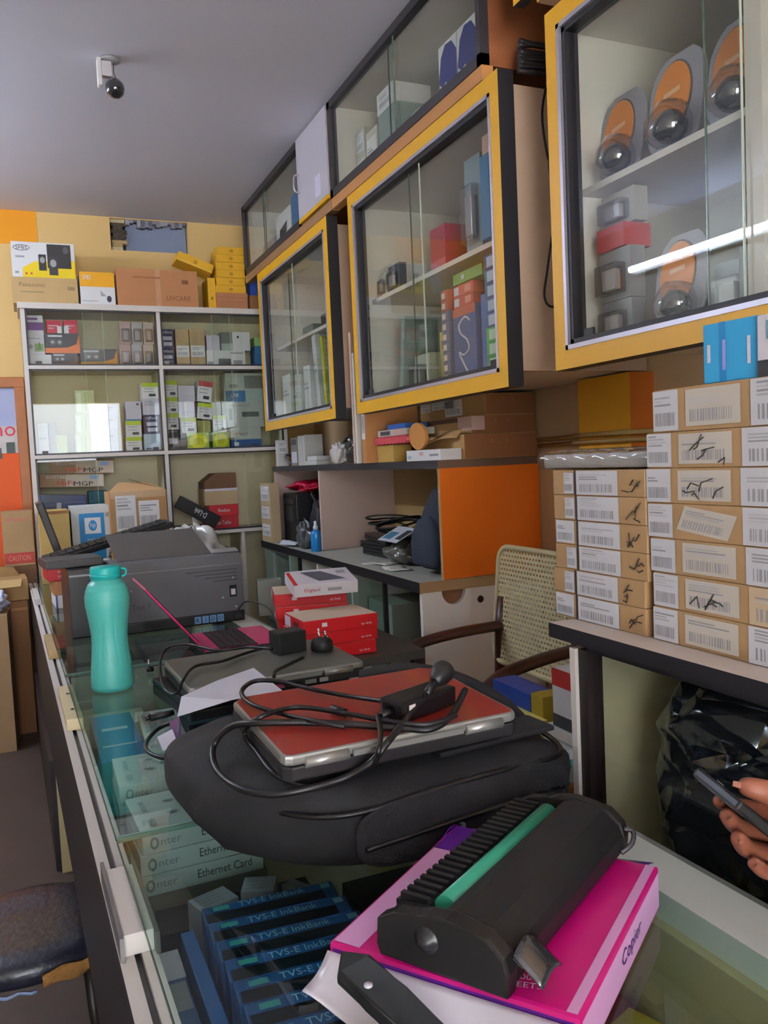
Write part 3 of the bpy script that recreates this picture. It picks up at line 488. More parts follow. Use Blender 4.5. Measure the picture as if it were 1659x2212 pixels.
# ---- contents of the near cabinet
NB = Z0 + .017 + .064; NS = 2.117
def orange_pack(lab, y, zb, s=1., rz=-PI / 2, x=1.43, lean=-8):
    t = thing('blister_pack', lab, 'packet', (x, y, zb), 0, 'orange and grey blister packs', rot=(R(lean), 0, rz)); w, h = .15 * s, .20 * s
    pts = [(w * .5 * max(-1, min(1, 1.15 * math.cos(a))), h * .5 + h * .5 * max(-1, min(1, 1.12 * math.sin(a)))) for a in [2 * PI * i / 28 for i in range(28)]]
    mb = MB(); mb.prism([(a, b) for a, b in pts], -.004, .004, M('a09ea8', .5), mtx=Matrix.Rotation(PI / 2, 4, 'X'), bev=.002); mb.build('backing_card', t)
    mb = MB(); mb.prism([(-w * .06 + w * .34 * math.cos(2 * PI * i / 26), h * .56 + h * .36 * math.sin(2 * PI * i / 26)) for i in range(26)], .0045, .009, M('d98536', .45), mtx=Matrix.Rotation(PI / 2, 4, 'X'), bev=.001)
    mb.prism([(-w * .06 + w * .36 * math.cos(2 * PI * i / 26), h * .56 + h * .38 * math.sin(2 * PI * i / 26)) for i in range(26)], .0042, .006, M('5c5a60', .5), mtx=Matrix.Rotation(PI / 2, 4, 'X')); mb.face([(-w * .2, -.0095, h * .58), (w * .1, -.0095, h * .60), (w * .1, -.0095, h * .65), (-w * .2, -.0095, h * .63)], M('e8b890', .5)); mb.build('orange_label', t, fix=False)
    mb = MB(); mb.lathe([(0, .03 * s), (.02 * s, .026 * s), (.032 * s, .008 * s), (.033 * s, -.012 * s), (.02 * s, -.026 * s), (0, -.028 * s)], M('2b2d33', .25, coat=.6), 18, (w * .12, -.026 * s, h * .2)); mb.build('packed_device', t)
    mb = MB(); mb.lathe([(0, .045 * s), (.03 * s, .04 * s), (.045 * s, .01 * s), (.046 * s, -.02 * s), (.03 * s, -.036 * s), (0, -.038 * s)], PLASTIC, 14, (w * .12, -.028 * s, h * .21)); mb.build('clear_bubble', t)
orange_pack('farthest orange-labelled grey blister pack on the upper shelf of the near cabinet', 1.655, NS, 1.05, x=1.37)
orange_pack('middle orange-labelled grey blister pack on the upper shelf of the near cabinet', 1.475, NS, 1.12, x=1.37)
orange_pack('nearest orange-labelled grey blister pack on the upper shelf, behind the pane joint', 1.298, NS, 1.07, x=1.37)
orange_pack('orange-labelled blister pack alone on the floor of the near cabinet', 1.47, NB, 1.05, x=1.37)
o = blister('clear_packet', 'crumpled clear packet with dark parts in the far bottom corner of the near cabinet', .11, .08, .09, (1.36, 1.64, NB), M('8a8a90', .4), rz=-PI / 2)
o = blister('clear_packet', 'clear packet with a black device beside the lone orange pack, near cabinet floor', .10, .08, .12, (1.42, 1.34, NB), M('70727a', .4), rz=-PI / 2)
blister('clear_packet', 'second clear packet of the small pile at the far side of the near cabinet floor', .11, .09, .12, (1.36, 1.64, NB + .0905), M('8f8c90', .4), rz=-PI / 2); carton('red_box', 'red box near the top of the small pile in the near cabinet', 'box', .10, .08, .055, (1.37, 1.645, NB + .211), M('a83a40', .5), rz=-PI / 2); blister('clear_packet', 'shiny cable packet topping the small pile in the near cabinet', .12, .08, .08, (1.37, 1.64, NB + .2665), M('a39c92', .4), rz=-PI / 2)
carton('dark_box', 'dark grey box on the floor of the near cabinet beside the small pile', 'box', .10, .10, .10, (1.52, 1.557, NB), M('4a4a55', .5), rz=-PI / 2)
carton('dark_box', 'black box standing at the divider on the floor of the near cabinet', 'box', .06, .1, .13, (1.40, 1.245, NB), M('2a2a30', .4), rz=-PI / 2)
blister('clear_packet', 'long clear cable packet leaning at the back of the near cabinet', .14, .05, .22, (1.66, 1.40, NB), M('a59c90', .4), rz=-PI / 2)
blister('clear_packet', 'dark clear packet at the back of the upper shelf, behind the middle orange pack', .10, .06, .22, (1.62, 1.37, NS), M('6c5a58', .4), rz=-PI / 2)
carton('dark_red_box', 'dull red box at the back of the upper shelf of the near cabinet', 'box', .09, .08, .20, (1.64, 1.268, NS), M('7c4038', .5), rz=-PI / 2)
# ---- contents of the middle cabinet
MBZ = Z0 + .064; MS = SHZ + .001
def drive(lab, y, z, c, h=.036, w=.14, x=1.36, rz=-PI / 2, rot=None): return carton('drive_box', lab, 'box', w, .16, h, (x, y, z), c, rz=rz, rot=rot, decals=[('f', .03, .12, .22, .85, LBL), ('f', .76, .12, .97, .85, LBL), ('l', .1, .2, .3, .8, LBL)])
cs = ['2f8f50', '2f9a58', '2a9a4c', '234a86', '23508c', '234a86', '28508c', '24487c']; z = MBZ
for i, n in enumerate(('lowest', 'second', 'third', 'fourth', 'fifth', 'sixth', 'seventh', 'topmost')):
    c = cs[i]; carton('cartridge_box', n + ' white-ended box of the column at the near edge of the middle cabinet', 'box', .082, .16, .042, (1.382, 2.150, z), M(c, .45), rz=-PI / 2, decals=[('f', .2, .15, .9, .85, M('b9d8c4' if i < 3 else 'b4cbe0', .5))]); z += .0425
z = MBZ
mb_ = M('2f4a82', .45)
bs = carton('swirl_box', 'tall blue box with a white swirl in the middle cabinet', 'box', .15, .10, .235, (1.40, 2.41, z), mb_, rz=-PI / 2, decals=[('f', .0, .88, 1, 1, M('b04a3c', .5)), ('l', .1, .2, .9, .8, M('3c5a96', .5)), ('l', 0, 0, 1, .08, M('5c8ac4', .5))])
mb = MB(); mb.tube([Vector((-.0 + a, -.0515, b)) for a, b in [(p.x, p.y) for p in spline([(.04, .185, 0), (.01, .20, 0), (-.03, .18, 0), (-.02, .15, 0), (.02, .125, 0), (.03, .095, 0), (-.005, .08, 0), (-.035, .09, 0), (-.01, .055, 0), (.02, .02, 0)], 6)]], .0035, LBL, 6); mb.build('white_swirl', bs)
bs2 = carton('blue_box', 'narrow bright blue box beside the swirl box in the middle cabinet', 'box', .075, .10, .25, (1.40, 2.262, z), M('2c5aa8', .45), rz=-PI / 2); 
z2 = z + .2505
for i, (c, n) in enumerate((('b03a34', 'lower'), ('c04a3c', 'upper'))): carton('red_box', n + ' red box laid on the blue swirl box in the middle cabinet', 'box', .13, .10, .036, (1.40, 2.41, z + .2355 + i * .0365), M(c, .45), rz=-PI / 2, decals=[('f', .05, .15, .3, .85, LBL), ('f', .6, .2, .9, .8, M('d88a80', .5))])
carton('green_box', 'long green box lying across the red boxes in the middle cabinet', 'box', .19, .09, .035, (1.39, 2.37, z + .3095), M('7a9a4c', .45), rot=(0, 0, -PI / 2), decals=[('f', .3, .3, .4, .7, LBL)])
k = 0
for z in range(9): carton('drive_box', '%s red-spined drive box in the column behind the swirl box, middle cabinet' % ('first second third fourth fifth sixth seventh eighth ninth'.split()[z]), 'box', .05, .12, .034, (1.405, 2.53, MBZ + z * .0345), M('a8483c' if z > 6 else '5a5f80', .5), rz=-PI / 2, group='drive boxes in the middle cabinet', decals=[('f', .1, .2, .6, .75, M('d8c0b8', .5))])
carton('yellow_box', 'olive yellow carton near the pane joint on the middle cabinet floor', 'box', .10, .12, .20, (1.48, 2.67, MBZ), M('b8a528', .5), rz=-PI / 2, decals=[('f', .1, .7, .8, .85, M('7c7020', .5))])
blister('clear_packet', 'crumpled clear packet in front of the olive yellow carton, middle cabinet', .12, .10, .13, (1.40, 2.78, MBZ), M('a9a894', .4), rz=-PI / 2)
carton('black_box', 'dark green-grey box standing at the pane joint, middle cabinet floor', 'box', .11, .14, .30, (1.60, 2.80, MBZ), M('3f4a48', .4), rz=-PI / 2)
carton('white_device', 'white box topped with a grey one, standing deep in the middle cabinet', 'box', .16, .14, .20, (1.62, 2.98, MBZ), M('c9cfc8', .5), rz=-PI / 2, decals=[('f', 0, .0, 1, .3, M('5f6864', .5)), ('f', .1, .4, .9, .6, M('aab5ae', .5))])
carton('grey_box', 'pale grey box on the white one deep in the middle cabinet', 'box', .13, .12, .06, (1.62, 2.98, MBZ + .2005), M('b0b8b2', .5), rz=-PI / 2)
carton('leaning_case', 'leaning grey case with a pale edge on the middle cabinet floor', 'case', .03, .16, .28, (1.42, 2.90, MBZ + .004), M('8f9c96', .3), rot=(0, R(9), -PI / 2))
blister('webcam_pack', 'dark packed camera on the upper shelf of the middle cabinet, far end', .06, .06, .09, (1.36, 3.03, MS), M('c9c3b8', .5), rz=-PI / 2)
blister('webcam_pack', 'second dark packed camera on the upper shelf, nearer the pane joint', .10, .06, .10, (1.36, 2.93, MS), M('4a4a50', .4), rz=-PI / 2)
carton('red_box', 'crimson upright carton on the upper shelf of the middle cabinet', 'box', .11, .09, .16, (1.42, 2.62, MS), M('9c2440', .45), rz=-PI / 2, decals=[('f', 0, .0, 1, .3, M('b8586a', .5))])
carton('yellow_box', 'amber upright carton behind the crimson one, middle cabinet upper shelf', 'box', .05, .10, .27, (1.52, 2.50, MS), M('d8a032', .45), rz=-PI / 2)
for i, (y, zz, c) in enumerate(((2.45, 0, 'a8b0b8'), (2.34, 0, '8fa0a8'))): blister('silver_packet', ('farther' if not i else 'nearer') + ' silvery clear packet on the upper shelf of the middle cabinet', .10, .08, .30, (1.38 if i else 1.65, y, MS), M(c, .35), rz=-PI / 2)
carton('blue_box', 'tall blue carton at the near edge of the middle cabinet upper shelf', 'box', .05, .12, .24, (1.36, 2.165, MS), M('2f6f9c', .45), rz=-PI / 2)
_ = carton('peach_box', 'small peach box topping the tall blue carton', 'box', .05, .1, .06, (1.36, 2.165, MS + .2405), M('d0a890', .5), rz=-PI / 2)
# ---- contents of the far cabinet
FBZ = MBZ
for i, (y, h, w, c, lean, lab) in enumerate(((4.28, .22, .14, 'd4d6d2', 0, 'white folder standing farthest in the far cabinet'), (4.10, .20, .10, 'cfd2d0', 4, 'second white folder from the far end of the far cabinet'), (3.955, .23, .10, 'd8d9d8', 0, 'white folder with a bent corner in the middle of the far cabinet'), (3.80, .36, .05, 'c3c9c8', -7, 'tall white brochure leaning in the far cabinet'), (3.71, .34, .03, 'b9b82c', -6, 'lime yellow brochure leaning in the far cabinet'), (3.60, .24, .06, '2f7f86', 0, 'teal carton at the near end of the far cabinet'), (3.50, .24, .08, '9fb4c0', 0, 'pale blue carton at the near end of the far cabinet'))):
    carton('folder' if i < 5 else 'carton', lab, 'folder' if i < 5 else 'box', w, .14, h, (1.38 + .004 * i, y, FBZ + (abs(math.sin(R(lean))) * w / 2)), M(c, .5), rot=(0, R(lean), -PI / 2), decals=[('f', .1, .5, .8, .54, GREY), ('f', .1, .6, .6, .63, GREY)] if i < 4 else ())
carton('red_box', 'red box on the pale blue carton in the far cabinet', 'box', .08, .12, .13, (1.404, 3.50, FBZ + .2405), M('a04038', .5), rz=-PI / 2)
carton('red_packet', 'small red packet hanging card deep in the far cabinet', 'packet', .05, .03, .34, (1.55, 4.02, FBZ), M('c8beb4', .5), rz=-PI / 2, decals=[('f', .05, .6, .95, .92, M('b04a44', .5))])
carton('black_device', 'small black device on the upper shelf of the far cabinet', 'device', .12, .1, .05, (1.38, 3.68, MS), M('3a3c3c', .3), rz=-PI / 2)
carton('grey_box', 'low grey box on the upper shelf of the far cabinet, away from the black device', 'box', .16, .1, .045, (1.40, 4.0, MS), M('7f807a', .5), rz=-PI / 2)
carton('blue_carton', 'pale blue carton on the upper shelf of the far cabinet at its near end', 'box', .07, .1, .17, (1.36, 3.47, MS), M('8fa9bc', .5), rz=-PI / 2)
# boards standing in the gap between the cabinets
t0 = .0
for i, (y, x, h, wd, c, lab) in enumerate(((3.20, 1.30, .98, .045, 'b07a48', 'tall brown board pack standing between the far and middle cabinets'), (3.26, 1.29, .46, .02, 'd6cfc4', 'white-edged sheet pack standing between the cabinets, shorter one'), (3.30, 1.295, .55, .02, 'c4a896', 'tan sheet pack standing nearest the far cabinet'))):
    carton('board_pack', lab, 'board', wd, .24, h, (x + .12, y, 1.4575), M(c, .7), rz=-PI / 2, decals=[('f', .1, .52, .9, .525, KRAFT_D)], labels=[('f', .12, .1, .9, .32, 4)] if i == 0 else ())
# cables in the gap beside the middle cabinet
t = thing('cable_bundle', 'black cables tucked over the middle cabinet side and hanging down the gap', 'cable', (0, 0, 0)); BC = M('1a1518', .5)
mb = MB(); rg = random.Random(3)
for i in range(9): zz = 2.51 + .009 * i; mb.tube(spline([(1.31, 1.985 - .006 * (i % 3), zz), (1.37, 1.97, zz + rg.uniform(-.01, .01)), (1.45, 1.96, zz - .004), (1.55, 1.94, zz)], 5), .008, BC, 6)
mb.build('cable_coil', t)
for pts in ([(1.40, 1.972, 2.50), (1.375, 1.972, 2.40), (1.385, 1.972, 2.30), (1.395, 1.97, 2.25), (1.40, 1.97, 2.12), (1.375, 1.97, 1.98), (1.36, 1.968, 1.90), (1.385, 1.966, 1.872), (1.44, 1.96, 1.90), (1.50, 1.95, 1.97)], [(1.43, 1.972, 2.50), (1.405, 1.972, 2.37), (1.393, 1.972, 2.28), (1.40, 1.97, 2.21), (1.44, 1.96, 2.15), (1.52, 1.95, 2.08)]):
    mb = MB(); mb.tube(spline(pts, 6), .0035, BC, 6); mb.build('hanging_wire', t)
# ------------------------------------------------------------------ service desk with hutch along the right-hand wall
DX0, DX1, DY0, DY1, DZ = 1.237, XW - .004, 2.60, 4.70, 1.036; HX = 1.335; HT = 1.457
PNK = M('cdb3a6', .6, var=.06, sc=3); TAN = M('a98a5a', .7, var=.06)
t = thing('service_desk', 'white service desk with black-edged top and dark glass front under the wall cabinets', 'desk', (0, 0, 0))
mb = MB(); mb.box(DX0, DX1, DY0 - .004, DY1, DZ - .038, DZ, M('b7b9ae', .4, var=.08), {'l': BLKF, 'f': M('a98862', .6)}); mb.build('desktop', t, fix=False)
mb = MB(); w0, w1 = DX0 + .01, DX1; nz = DZ - .038
hole = [(1.372 + .048 * math.cos(a), nz + .048 * 1.1 * math.sin(a)) for a in [PI + PI * i / 12 for i in range(13)]]
pts = [(w0, FL), (w1, FL), (w1, nz)] + [(x, z) for x, z in reversed(hole)] + [(w0, nz)]
mb.prism(pts, 0, .02, M('f2ece8', .55, var=.04), mtx=Matrix.Translation((0, DY0 + .02, 0)) @ Matrix.Rotation(PI / 2, 4, 'X')); ep = mb.build('end_panel', t)
mb = MB(); mb.prism(hole, 0, .004, M('8a5f3e', .7), mtx=Matrix.Translation((0, DY0 + .026, 0)) @ Matrix.Rotation(PI / 2, 4, 'X')); mb.build('handle_cutout', ep)
mb = MB(); mb.lathe([(0, 0), (.012, 0), (.013, .002), (.0, .0025)], M('4a3328', .5), 16, mtx=Matrix.Translation((1.478, DY0 - .001, nz - .045)) @ Matrix.Rotation(PI / 2, 4, 'X')); mb.build('lock', ep)
for y in (3.30, 3.75, 4.2, DY1 - .02): mb = MB(); mb.box(DX0 + .02, DX1, y, y + .02, FL, DZ - .038, CAB_IN); mb.build('divider', t)
mb = MB(); mb.box(DX1 - .012, DX1, DY0 + .022, DY1 - .02, FL, DZ - .038, TAN); mb.build('back_panel', t)
mb = MB(); mb.box(DX0 + .02, DX1 - .012, DY0 + .022, DY1 - .02, .58, .595, CAB_IN); mb.build('shelf', t)
for a, b in ((2.93, 3.62), (3.98, 4.68)):
    mb = MB(); x = DX0 + .012; mb.face([(x, a, FL + .05), (x, b, FL + .05), (x, b, DZ - .05), (x, a, DZ - .05)], GLASS_TOP); mb.build('glass_pane', t, fix=False)
mb = MB(); mb.box(DX0 + .004, DX0 + .02, 2.925, 2.94, FL, DZ - .038, BLKF); mb.box(DX0 + .004, DX0 + .02, 2.62, DY1, FL, FL + .05, BLKF); mb.box(DX0 + .004, DX0 + .02, 4.0, 4.015, FL, DZ - .038, BLKF); mb.build('glass_track', t)
h = thing('desk_hutch', 'open two-bay hutch with an orange end panel standing on the service desk', 'shelf', (0, 0, 0))
mb = MB(); mb.box(HX, DX1, DY0, DY0 + .018, DZ + .001, HT - .028, M('de6c12', .45, var=.04), {'l': M('b08a5a', .6), 'k': PNK}); mb.build('orange_end_panel', h, fix=False)
mb = MB(); mb.box(HX, DX1, 3.89, 3.91, DZ + .001, HT - .028, PNK); mb.build('divider', h)
mb = MB(); mb.box(HX, DX1, DY1 - .02, DY1, DZ + .001, HT - .028, PNK); mb.build('side_panel', h)
mb = MB(); mb.box(DX1 - .012, DX1, DY0 + .018, DY1 - .02, DZ + .001, HT - .028, TAN); mb.build('back_panel', h)
mb = MB(); mb.box(HX - .006, DX1, DY0 - .002, DY1, HT - .028, HT, M('8f8a86', .5), {'l': M('2c2a30', .5), 'f': M('6a5040', .6)}); mb.build('top_board', h, fix=False)
# dark stock behind the desk's glass
for i, (y, z, c, w, hh, lab) in enumerate(((4.45, FL + .001, '6b5a48', .22, .30, 'brown carton behind the far glass of the service desk'), (4.10, FL + .001, '4a4640', .12, .34, 'dark carton behind the far glass pane of the service desk beside the brown one'), (3.50, FL + .001, '2a2624', .26, .30, 'black carton low behind the near glass of the service desk'), (3.10, .5955, '8a8d80', .24, .3, 'grey-green carton on the shelf behind the near desk glass'))):
    carton('stock_carton', lab, 'box', w, .25, hh, (1.42, y, z), M(c, .6), rz=-PI / 2)
carton('red_box', 'dark red flat box under the grey-green carton behind the desk glass', 'box', .24, .22, .10, (1.40, 3.10, FL + .001), M('8a2a22', .5), rz=-PI / 2)
mb = MB(); rg = random.Random(9)
t = thing('black_bag', 'black bag slumped in the open bay at the near end of the service desk', 'bag', (1.45, 2.775, .596))
mb.surf(lambda a, b: Vector((.15 * math.cos(2 * PI * a) * math.sin(PI * b) * (1 + .12 * math.sin(9 * a * PI)), .12 * math.sin(2 * PI * a) * math.sin(PI * b), .12 - .12 * math.cos(PI * b))), 26, 14, M('141214', .6, bump=.3), cu=True); mb.build('body', t)
mb = MB(); mb.tube(spline([(-.08, -.05, .2), (-.06, -.05, .28), (.04, -.05, .29), (.07, -.05, .2)], 6), .009, M('141214', .6), 8); mb.build('handle', t)
# in the hutch
o = carton('power_supply', 'black tower battery unit in the far bay of the hutch under a red bag', 'device', .24, .34, .27, (1.50, 4.40, DZ + .001), M('17171a', .4), rz=-PI / 2, bev=.006)
mb = MB(); mb.prism([(-.07, .12), (.07, .12), (.06, .20), (-.06, .20)], .1702, .174, M('2c2c31', .3), mtx=Matrix.Rotation(PI / 2, 4, 'X')); mb.box(-.09, .09, -.176, -.1705, .215, .24, M('2c2c31', .3)); mb.build('front_vent', o)
def blob(name, lab, cat, loc, sx, sy, sz, m, seed=1, amp=.18, rz=0, group=None, e=1.0, part='body'):
    rg = random.Random(seed); ph = [(rg.uniform(2, 9), rg.uniform(0, 6.3), rg.uniform(1, 6), rg.uniform(0, 6.3)) for _ in range(5)]
    def f(a, b):
        th, p = 2 * PI * a, PI * b; k = 1 + amp * sum(math.sin(round(n) * th + q) * math.sin(round(r) * p + s) for n, q, r, s in ph) / 2
        s_ = lambda x: math.copysign(abs(x) ** e, x)
        return Vector((sx * s_(math.cos(th)) * s_(math.sin(p)) * k, sy * s_(math.sin(th)) * s_(math.sin(p)) * k, max(0, sz * (.5 - .5 * s_(math.cos(p)) * (k if p > PI / 2 else 1)))))
    mb = MB(); mb.surf(f, 40, 22, m, cu=True); o = mb.build(name); o.location = loc; o.rotation_euler = (0, 0, rz)
    return tag(o, lab, cat, group)
blob('red_bag', 'crumpled shiny red plastic bag on the black battery unit', 'bag', (1.49, 4.40, DZ + .272), .13, .17, .06, M('c01f42', .25, coat=.6), 3, .35)
o = blob('camera_bag', 'grey-black camera bag in the far bay of the hutch beside the battery unit', 'bag', (1.465, 4.08, DZ + .001), .105, .11, .24, M('25282b', .6, bump=.2), 5, .12, e=.6)
mb = MB(); mb.tube(spline([(-.09, -.05, .20), (-.12, -.03, .27), (-.08, .05, .27), (-.06, .06, .2)], 6), .008, M('1c1d20', .6), 6); mb.build('strap', o)
blob('clear_bag', 'crumpled grey clear bag in front of the camera bag', 'bag', (1.288, 4.03, DZ + .001), .04, .06, .13, M('5c5f62', .2, coat=.6), 8, .3)
p = at(645, 1176, Z=DZ + .001); mb = MB(); mb.surf(lambda a, b: Vector(((a - .5) * .12, (b - .5) * .16, .012 + .012 * math.sin(5 * a) + .03 * a * b)), 8, 8, M('c9cbd6', .6)); o = mb.build('paper_sheet', solid=.001); o.location = (1.272, 4.20, DZ); o.scale = (.6, .8, 1); o.rotation_euler = (0, 0, R(25)); tag(o, 'small curled white paper beside the blue spray bottle', 'paper')
p = at(684, 1191, Z=DZ); t = thing('spray_bottle', 'small blue spray bottle with white nozzle at the hutch divider', 'bottle', (p.x, p.y, DZ + .0005))
mb = MB(); mb.lathe([(0, 0), (.023, 0), (.026, .004), (.026, .085), (.022, .098), (.012, .106), (.0, .106)], M('1f7fc4', .25, coat=.4), 24); mb.build('body', t)
mb = MB(); mb.lathe([(0, .1062), (.011, .1062), (.012, .12), (.007, .128), (.0065, .148), (0, .149)], M('dfe6ea', .4), 18); mb.build('nozzle', t)
p = at(770, 1190, Z=DZ); 
for i, n in enumerate(('bottom', 'middle', 'top')):
    t = thing('closed_laptop', n + ' of three closed black laptops stacked in the hutch', 'laptop', (1.555 + .004 * i, 3.42 + .02 * i, DZ + .001 + .031 * i), R(-90 + (0, 3, -8)[i])); mb = MB(); mb.box(-.18, .18, -.125, .125, 0, .0165, M('131113', .4), bev=.004); mb.build('base', t); mb = MB(); mb.box(-.18, .18, -.125, .125, .0175, .03, M('1c1719', .3), bev=.004); mb.build('lid', t)
t = thing('cable_coil', 'coiled black power cables heaped on the stacked laptops', 'cable', (1.53, 3.42, DZ + .1015)); rg = random.Random(12)
for k in range(5):
    mb = MB(); rr = .07 + .015 * k; mb.tube(spline([(rr * math.cos(a) + rg.uniform(-.02, .02), 1.3 * rr * math.sin(a), .008 + .012 * k + .035 * max(0, math.sin(a + k)) ) for a in [2 * PI * i / 9 for i in range(9)]], 5, True), .0045, M('141113', .45), 6, True); mb.build('cable_loop', t)
blob('packed_bag', 'clear bag of packed cables with a printed label, in front of the stacked laptops', 'bag', (1.44, 3.10, DZ + .001), .09, .12, .085, M('55554f', .2, coat=.7, var=.4, sc=30), 15, .3)
mb = MB(); F = lambda a, b: Vector((1.32 + .10 * a + .02, 3.20 - .19 * b, DZ + .100 + .05 * a)); mb.face([F(0, 0), F(0, 1), F(1, 1), F(1, 0)], M('c9ccd4', .4)); mb.face([F(.15, .1) + Vector((-.001, 0, .001)), F(.15, .5) + Vector((-.001, 0, .001)), F(.6, .5) + Vector((-.001, 0, .001)), F(.6, .1) + Vector((-.001, 0, .001))], M('4a7f9a', .4)); mb.face([F(.2, .7) + Vector((-.001, 0, .001)), F(.2, .95) + Vector((-.001, 0, .001)), F(.8, .95) + Vector((-.001, 0, .001)), F(.8, .7) + Vector((-.001, 0, .001))], M('3a3a44', .4)); o = mb.build('header_card', fix=False, solid=.0015); tag(o, 'printed white and blue header card on the clear bag in the hutch', 'card')
for i, (u, v, a, lab) in enumerate(((800, 1224, 20, 'white paper slip hanging over the desk edge under the packed bag'), (835, 1236, -10, 'second white paper slip at the desk edge nearer the navy backpack'))):
    p = at(u, v - 4, Z=DZ); mb = MB(); mb.surf(lambda x, y: Vector(((x - .5) * .09, (y - .5) * .15, .003 + .003 * math.sin(6 * y + i))), 5, 8, M('d2d0c4', .6)); o = mb.build('paper_slip', solid=.001); o.location = (p.x + .045, p.y, DZ); o.rotation_euler = (0, 0, R(a)); tag(o, lab, 'paper')
# navy backpack standing against the orange panel
t = thing('backpack', 'dark navy backpack standing inside the hutch against the orange panel', 'bag', (1.475, 2.755, DZ + .001))
NV = M('1d2533', .75, var=.2, sc=30, bump=.15, bsc=200)
def bagshape(sx, sy, h):
    def f(a, b):
        th = 2 * PI * a; z = b; w = (1 - .55 * max(0, z - .45) ** 1.6 * 2.2) * (.92 + .08 * math.sin(PI * z)); s = lambda x, e: math.copysign(abs(x) ** e, x)
        w = max(.02, w) * (1 if .02 < b < .98 else .0)
        return Vector((sx * s(math.cos(th), .55) * w, sy * s(math.sin(th), .55) * w, h * z))
    return f
mb = MB(); mb.surf(bagshape(.125, .12, .335), 36, 18, NV, cu=True); mb.build('body', t)
mb = MB(); mb.surf(lambda a, b: bagshape(.05, .10, .2)(a, b) + Vector((-.11, 0, .02)), 28, 12, M('232c3c', .75, bump=.15), cu=True); mb.build('front_pocket', t)
mb = MB(); mb.tube(spline([(-.02, -.04, .32), (-.02, -.03, .36), (-.02, .03, .36), (-.02, .04, .32)], 5), .008, NV, 8); mb.build('carry_handle', t)
# ---- on top of the hutch
def ht(name, lab, cat, u0, u1, vt, X, d, m, zb=HT + .0005, h=None, **k): return onX(name, lab, cat, u0, u1, vt, zb, X, d, m, ht=h, **k)
TANF = M('b08a58', .75, var=.08); BRN = M('8a5a36', .75, var=.12)
def nearcarton(lab, x0, y0, y1, z0, z1, dec=(), labels=()):
    return carton('brown_carton', lab, 'box', y1 - y0, XW - .012 - x0, z1 - z0, ((x0 + XW - .012) / 2, (y0 + y1) / 2, z0), TANF, rz=-PI / 2, faces={'r': BRN}, decals=list(dec) + [('r', .35, .6, .38, .8, KRAFT_D), ('r', .55, .6, .58, .8, KRAFT_D)], labels=labels)
b1 = nearcarton('bottom brown carton at the near end of the hutch top, flap torn open', 1.43, 2.585, 2.98, HT + .0005, 1.545)
mb = MB(); mb.surf(lambda a, b: Vector((.17 - .30 * a, -.145 - .06 * b * (.4 + .6 * math.sin(3 * a)),   .092 + .016 * math.sin(4 * a + 1) - .03 * b)), 12, 5, M('b58f60', .75)); mb.build('open_flap', b1, solid=.003)
b2 = nearcarton('middle brown carton at the near end of the hutch top with pink tape', 1.47, 2.60, 3.10, 1.546, 1.612, [('r', 0, .2, .2, .95, M('c9a79c', .5)), ('f', .8, .2, 1, .95, M('c9a79c', .5)), ('f', 0, .7, .8, .95, M('5a4030', .7))])
b3 = nearcarton('topmost brown carton at the near end of the hutch top with white labels', 1.53, 2.60, 3.13, 1.6125, 1.69, (), (('f', .03, .5, .18, .93, 2), ('f', .2, .55, .55, .93, 3), ('f', .42, .12, .68, .9, 4)))
carton('white_carton', 'flat white printed box sticking out of the torn brown carton', 'box', .28, .085, .040, (1.385, 2.742, HT + .0005), WHITE, rz=-PI / 2, decals=[('f', .04, .2, .16, .5, M('a9b8cc', .6)), ('f', .4, .5, .52, .8, M('d8a9a9', .6)), ('f', .7, .4, .95, .6, GREY)])
_, z = ht('kraft_box', 'tan box under the crimson ribbed packing on the hutch top', 'box', 814, 850, 962, 1.345, .08, M('b5924a', .75))
t = thing('ribbed_packing', 'crimson ribbed packing strip resting on the tan box', 'packing', (1.376, 3.005, z + .001)); mb = MB()
for i in range(9): mb.tube([(-.05, -.14 + .033 * i, .016), (.05, -.14 + .033 * i + .02, .016)], .0155, M('b8404a', .4), 10)
mb.build('ribbed_strip', t)
carton('flat_printed_box', 'long flat printed box with a blue packet on it, above the crimson strip', 'box', .28, .12, .026, (1.406, 3.02, z + .034), M('b9b4a6', .5), rz=-PI / 2, decals=[('f', .1, .2, .45, .8, SLATE), ('f', .6, .1, .9, .9, M('c9a49a', .5))])
carton('blue_packet', 'small bright blue packet on the long flat printed box', 'packet', .16, .1, .02, (1.405, 3.0, z + .0605), M('2a5fae', .4), rz=-PI / 2)
mb = MB(); mb.prism([(.07 * math.cos(a), .05 * math.sin(a)) for a in [2 * PI * i / 16 for i in range(16)]], 0, .012, M('c88a4a', .5), mtx=Matrix.Rotation(PI / 2, 4, 'X') @ Matrix.Rotation(0, 4, 'Z')); o = mb.build('rounded_envelope'); o.location = (1.352, 2.778, HT + .0925); o.rotation_euler = (R(4), 0, -PI / 2); tag(o, 'rounded tan envelope standing beside the crimson ribbed packing', 'envelope')
_, z = ht('grey_box', 'grey printed box upright on the hutch top under the far cabinet', 'box', 628, 642, 946, 1.36, .1, M('7c7872', .5), decals=[('f', .1, .75, .9, .95, SLATE), ('f', .1, .1, .9, .5, LBL)])
ht('white_box', 'white upright box next to the grey printed box on the hutch top', 'box', 643, 658, 940, 1.36, .1, M('c9c6c0', .55), decals=[('f', .3, .1, .34, .9, GREY), ('f', .65, .1, .69, .9, GREY)])
for i, n in enumerate(('lower', 'upper')): carton('white_strip', n + ' white flat adapter box lying at the front edge of the hutch top', 'box', .20 - .05 * i, .07, .022, (1.375, 4.04 - .03 * i, HT + .0005 + .0225 * i), M('d2d0cc', .5), rz=-PI / 2)
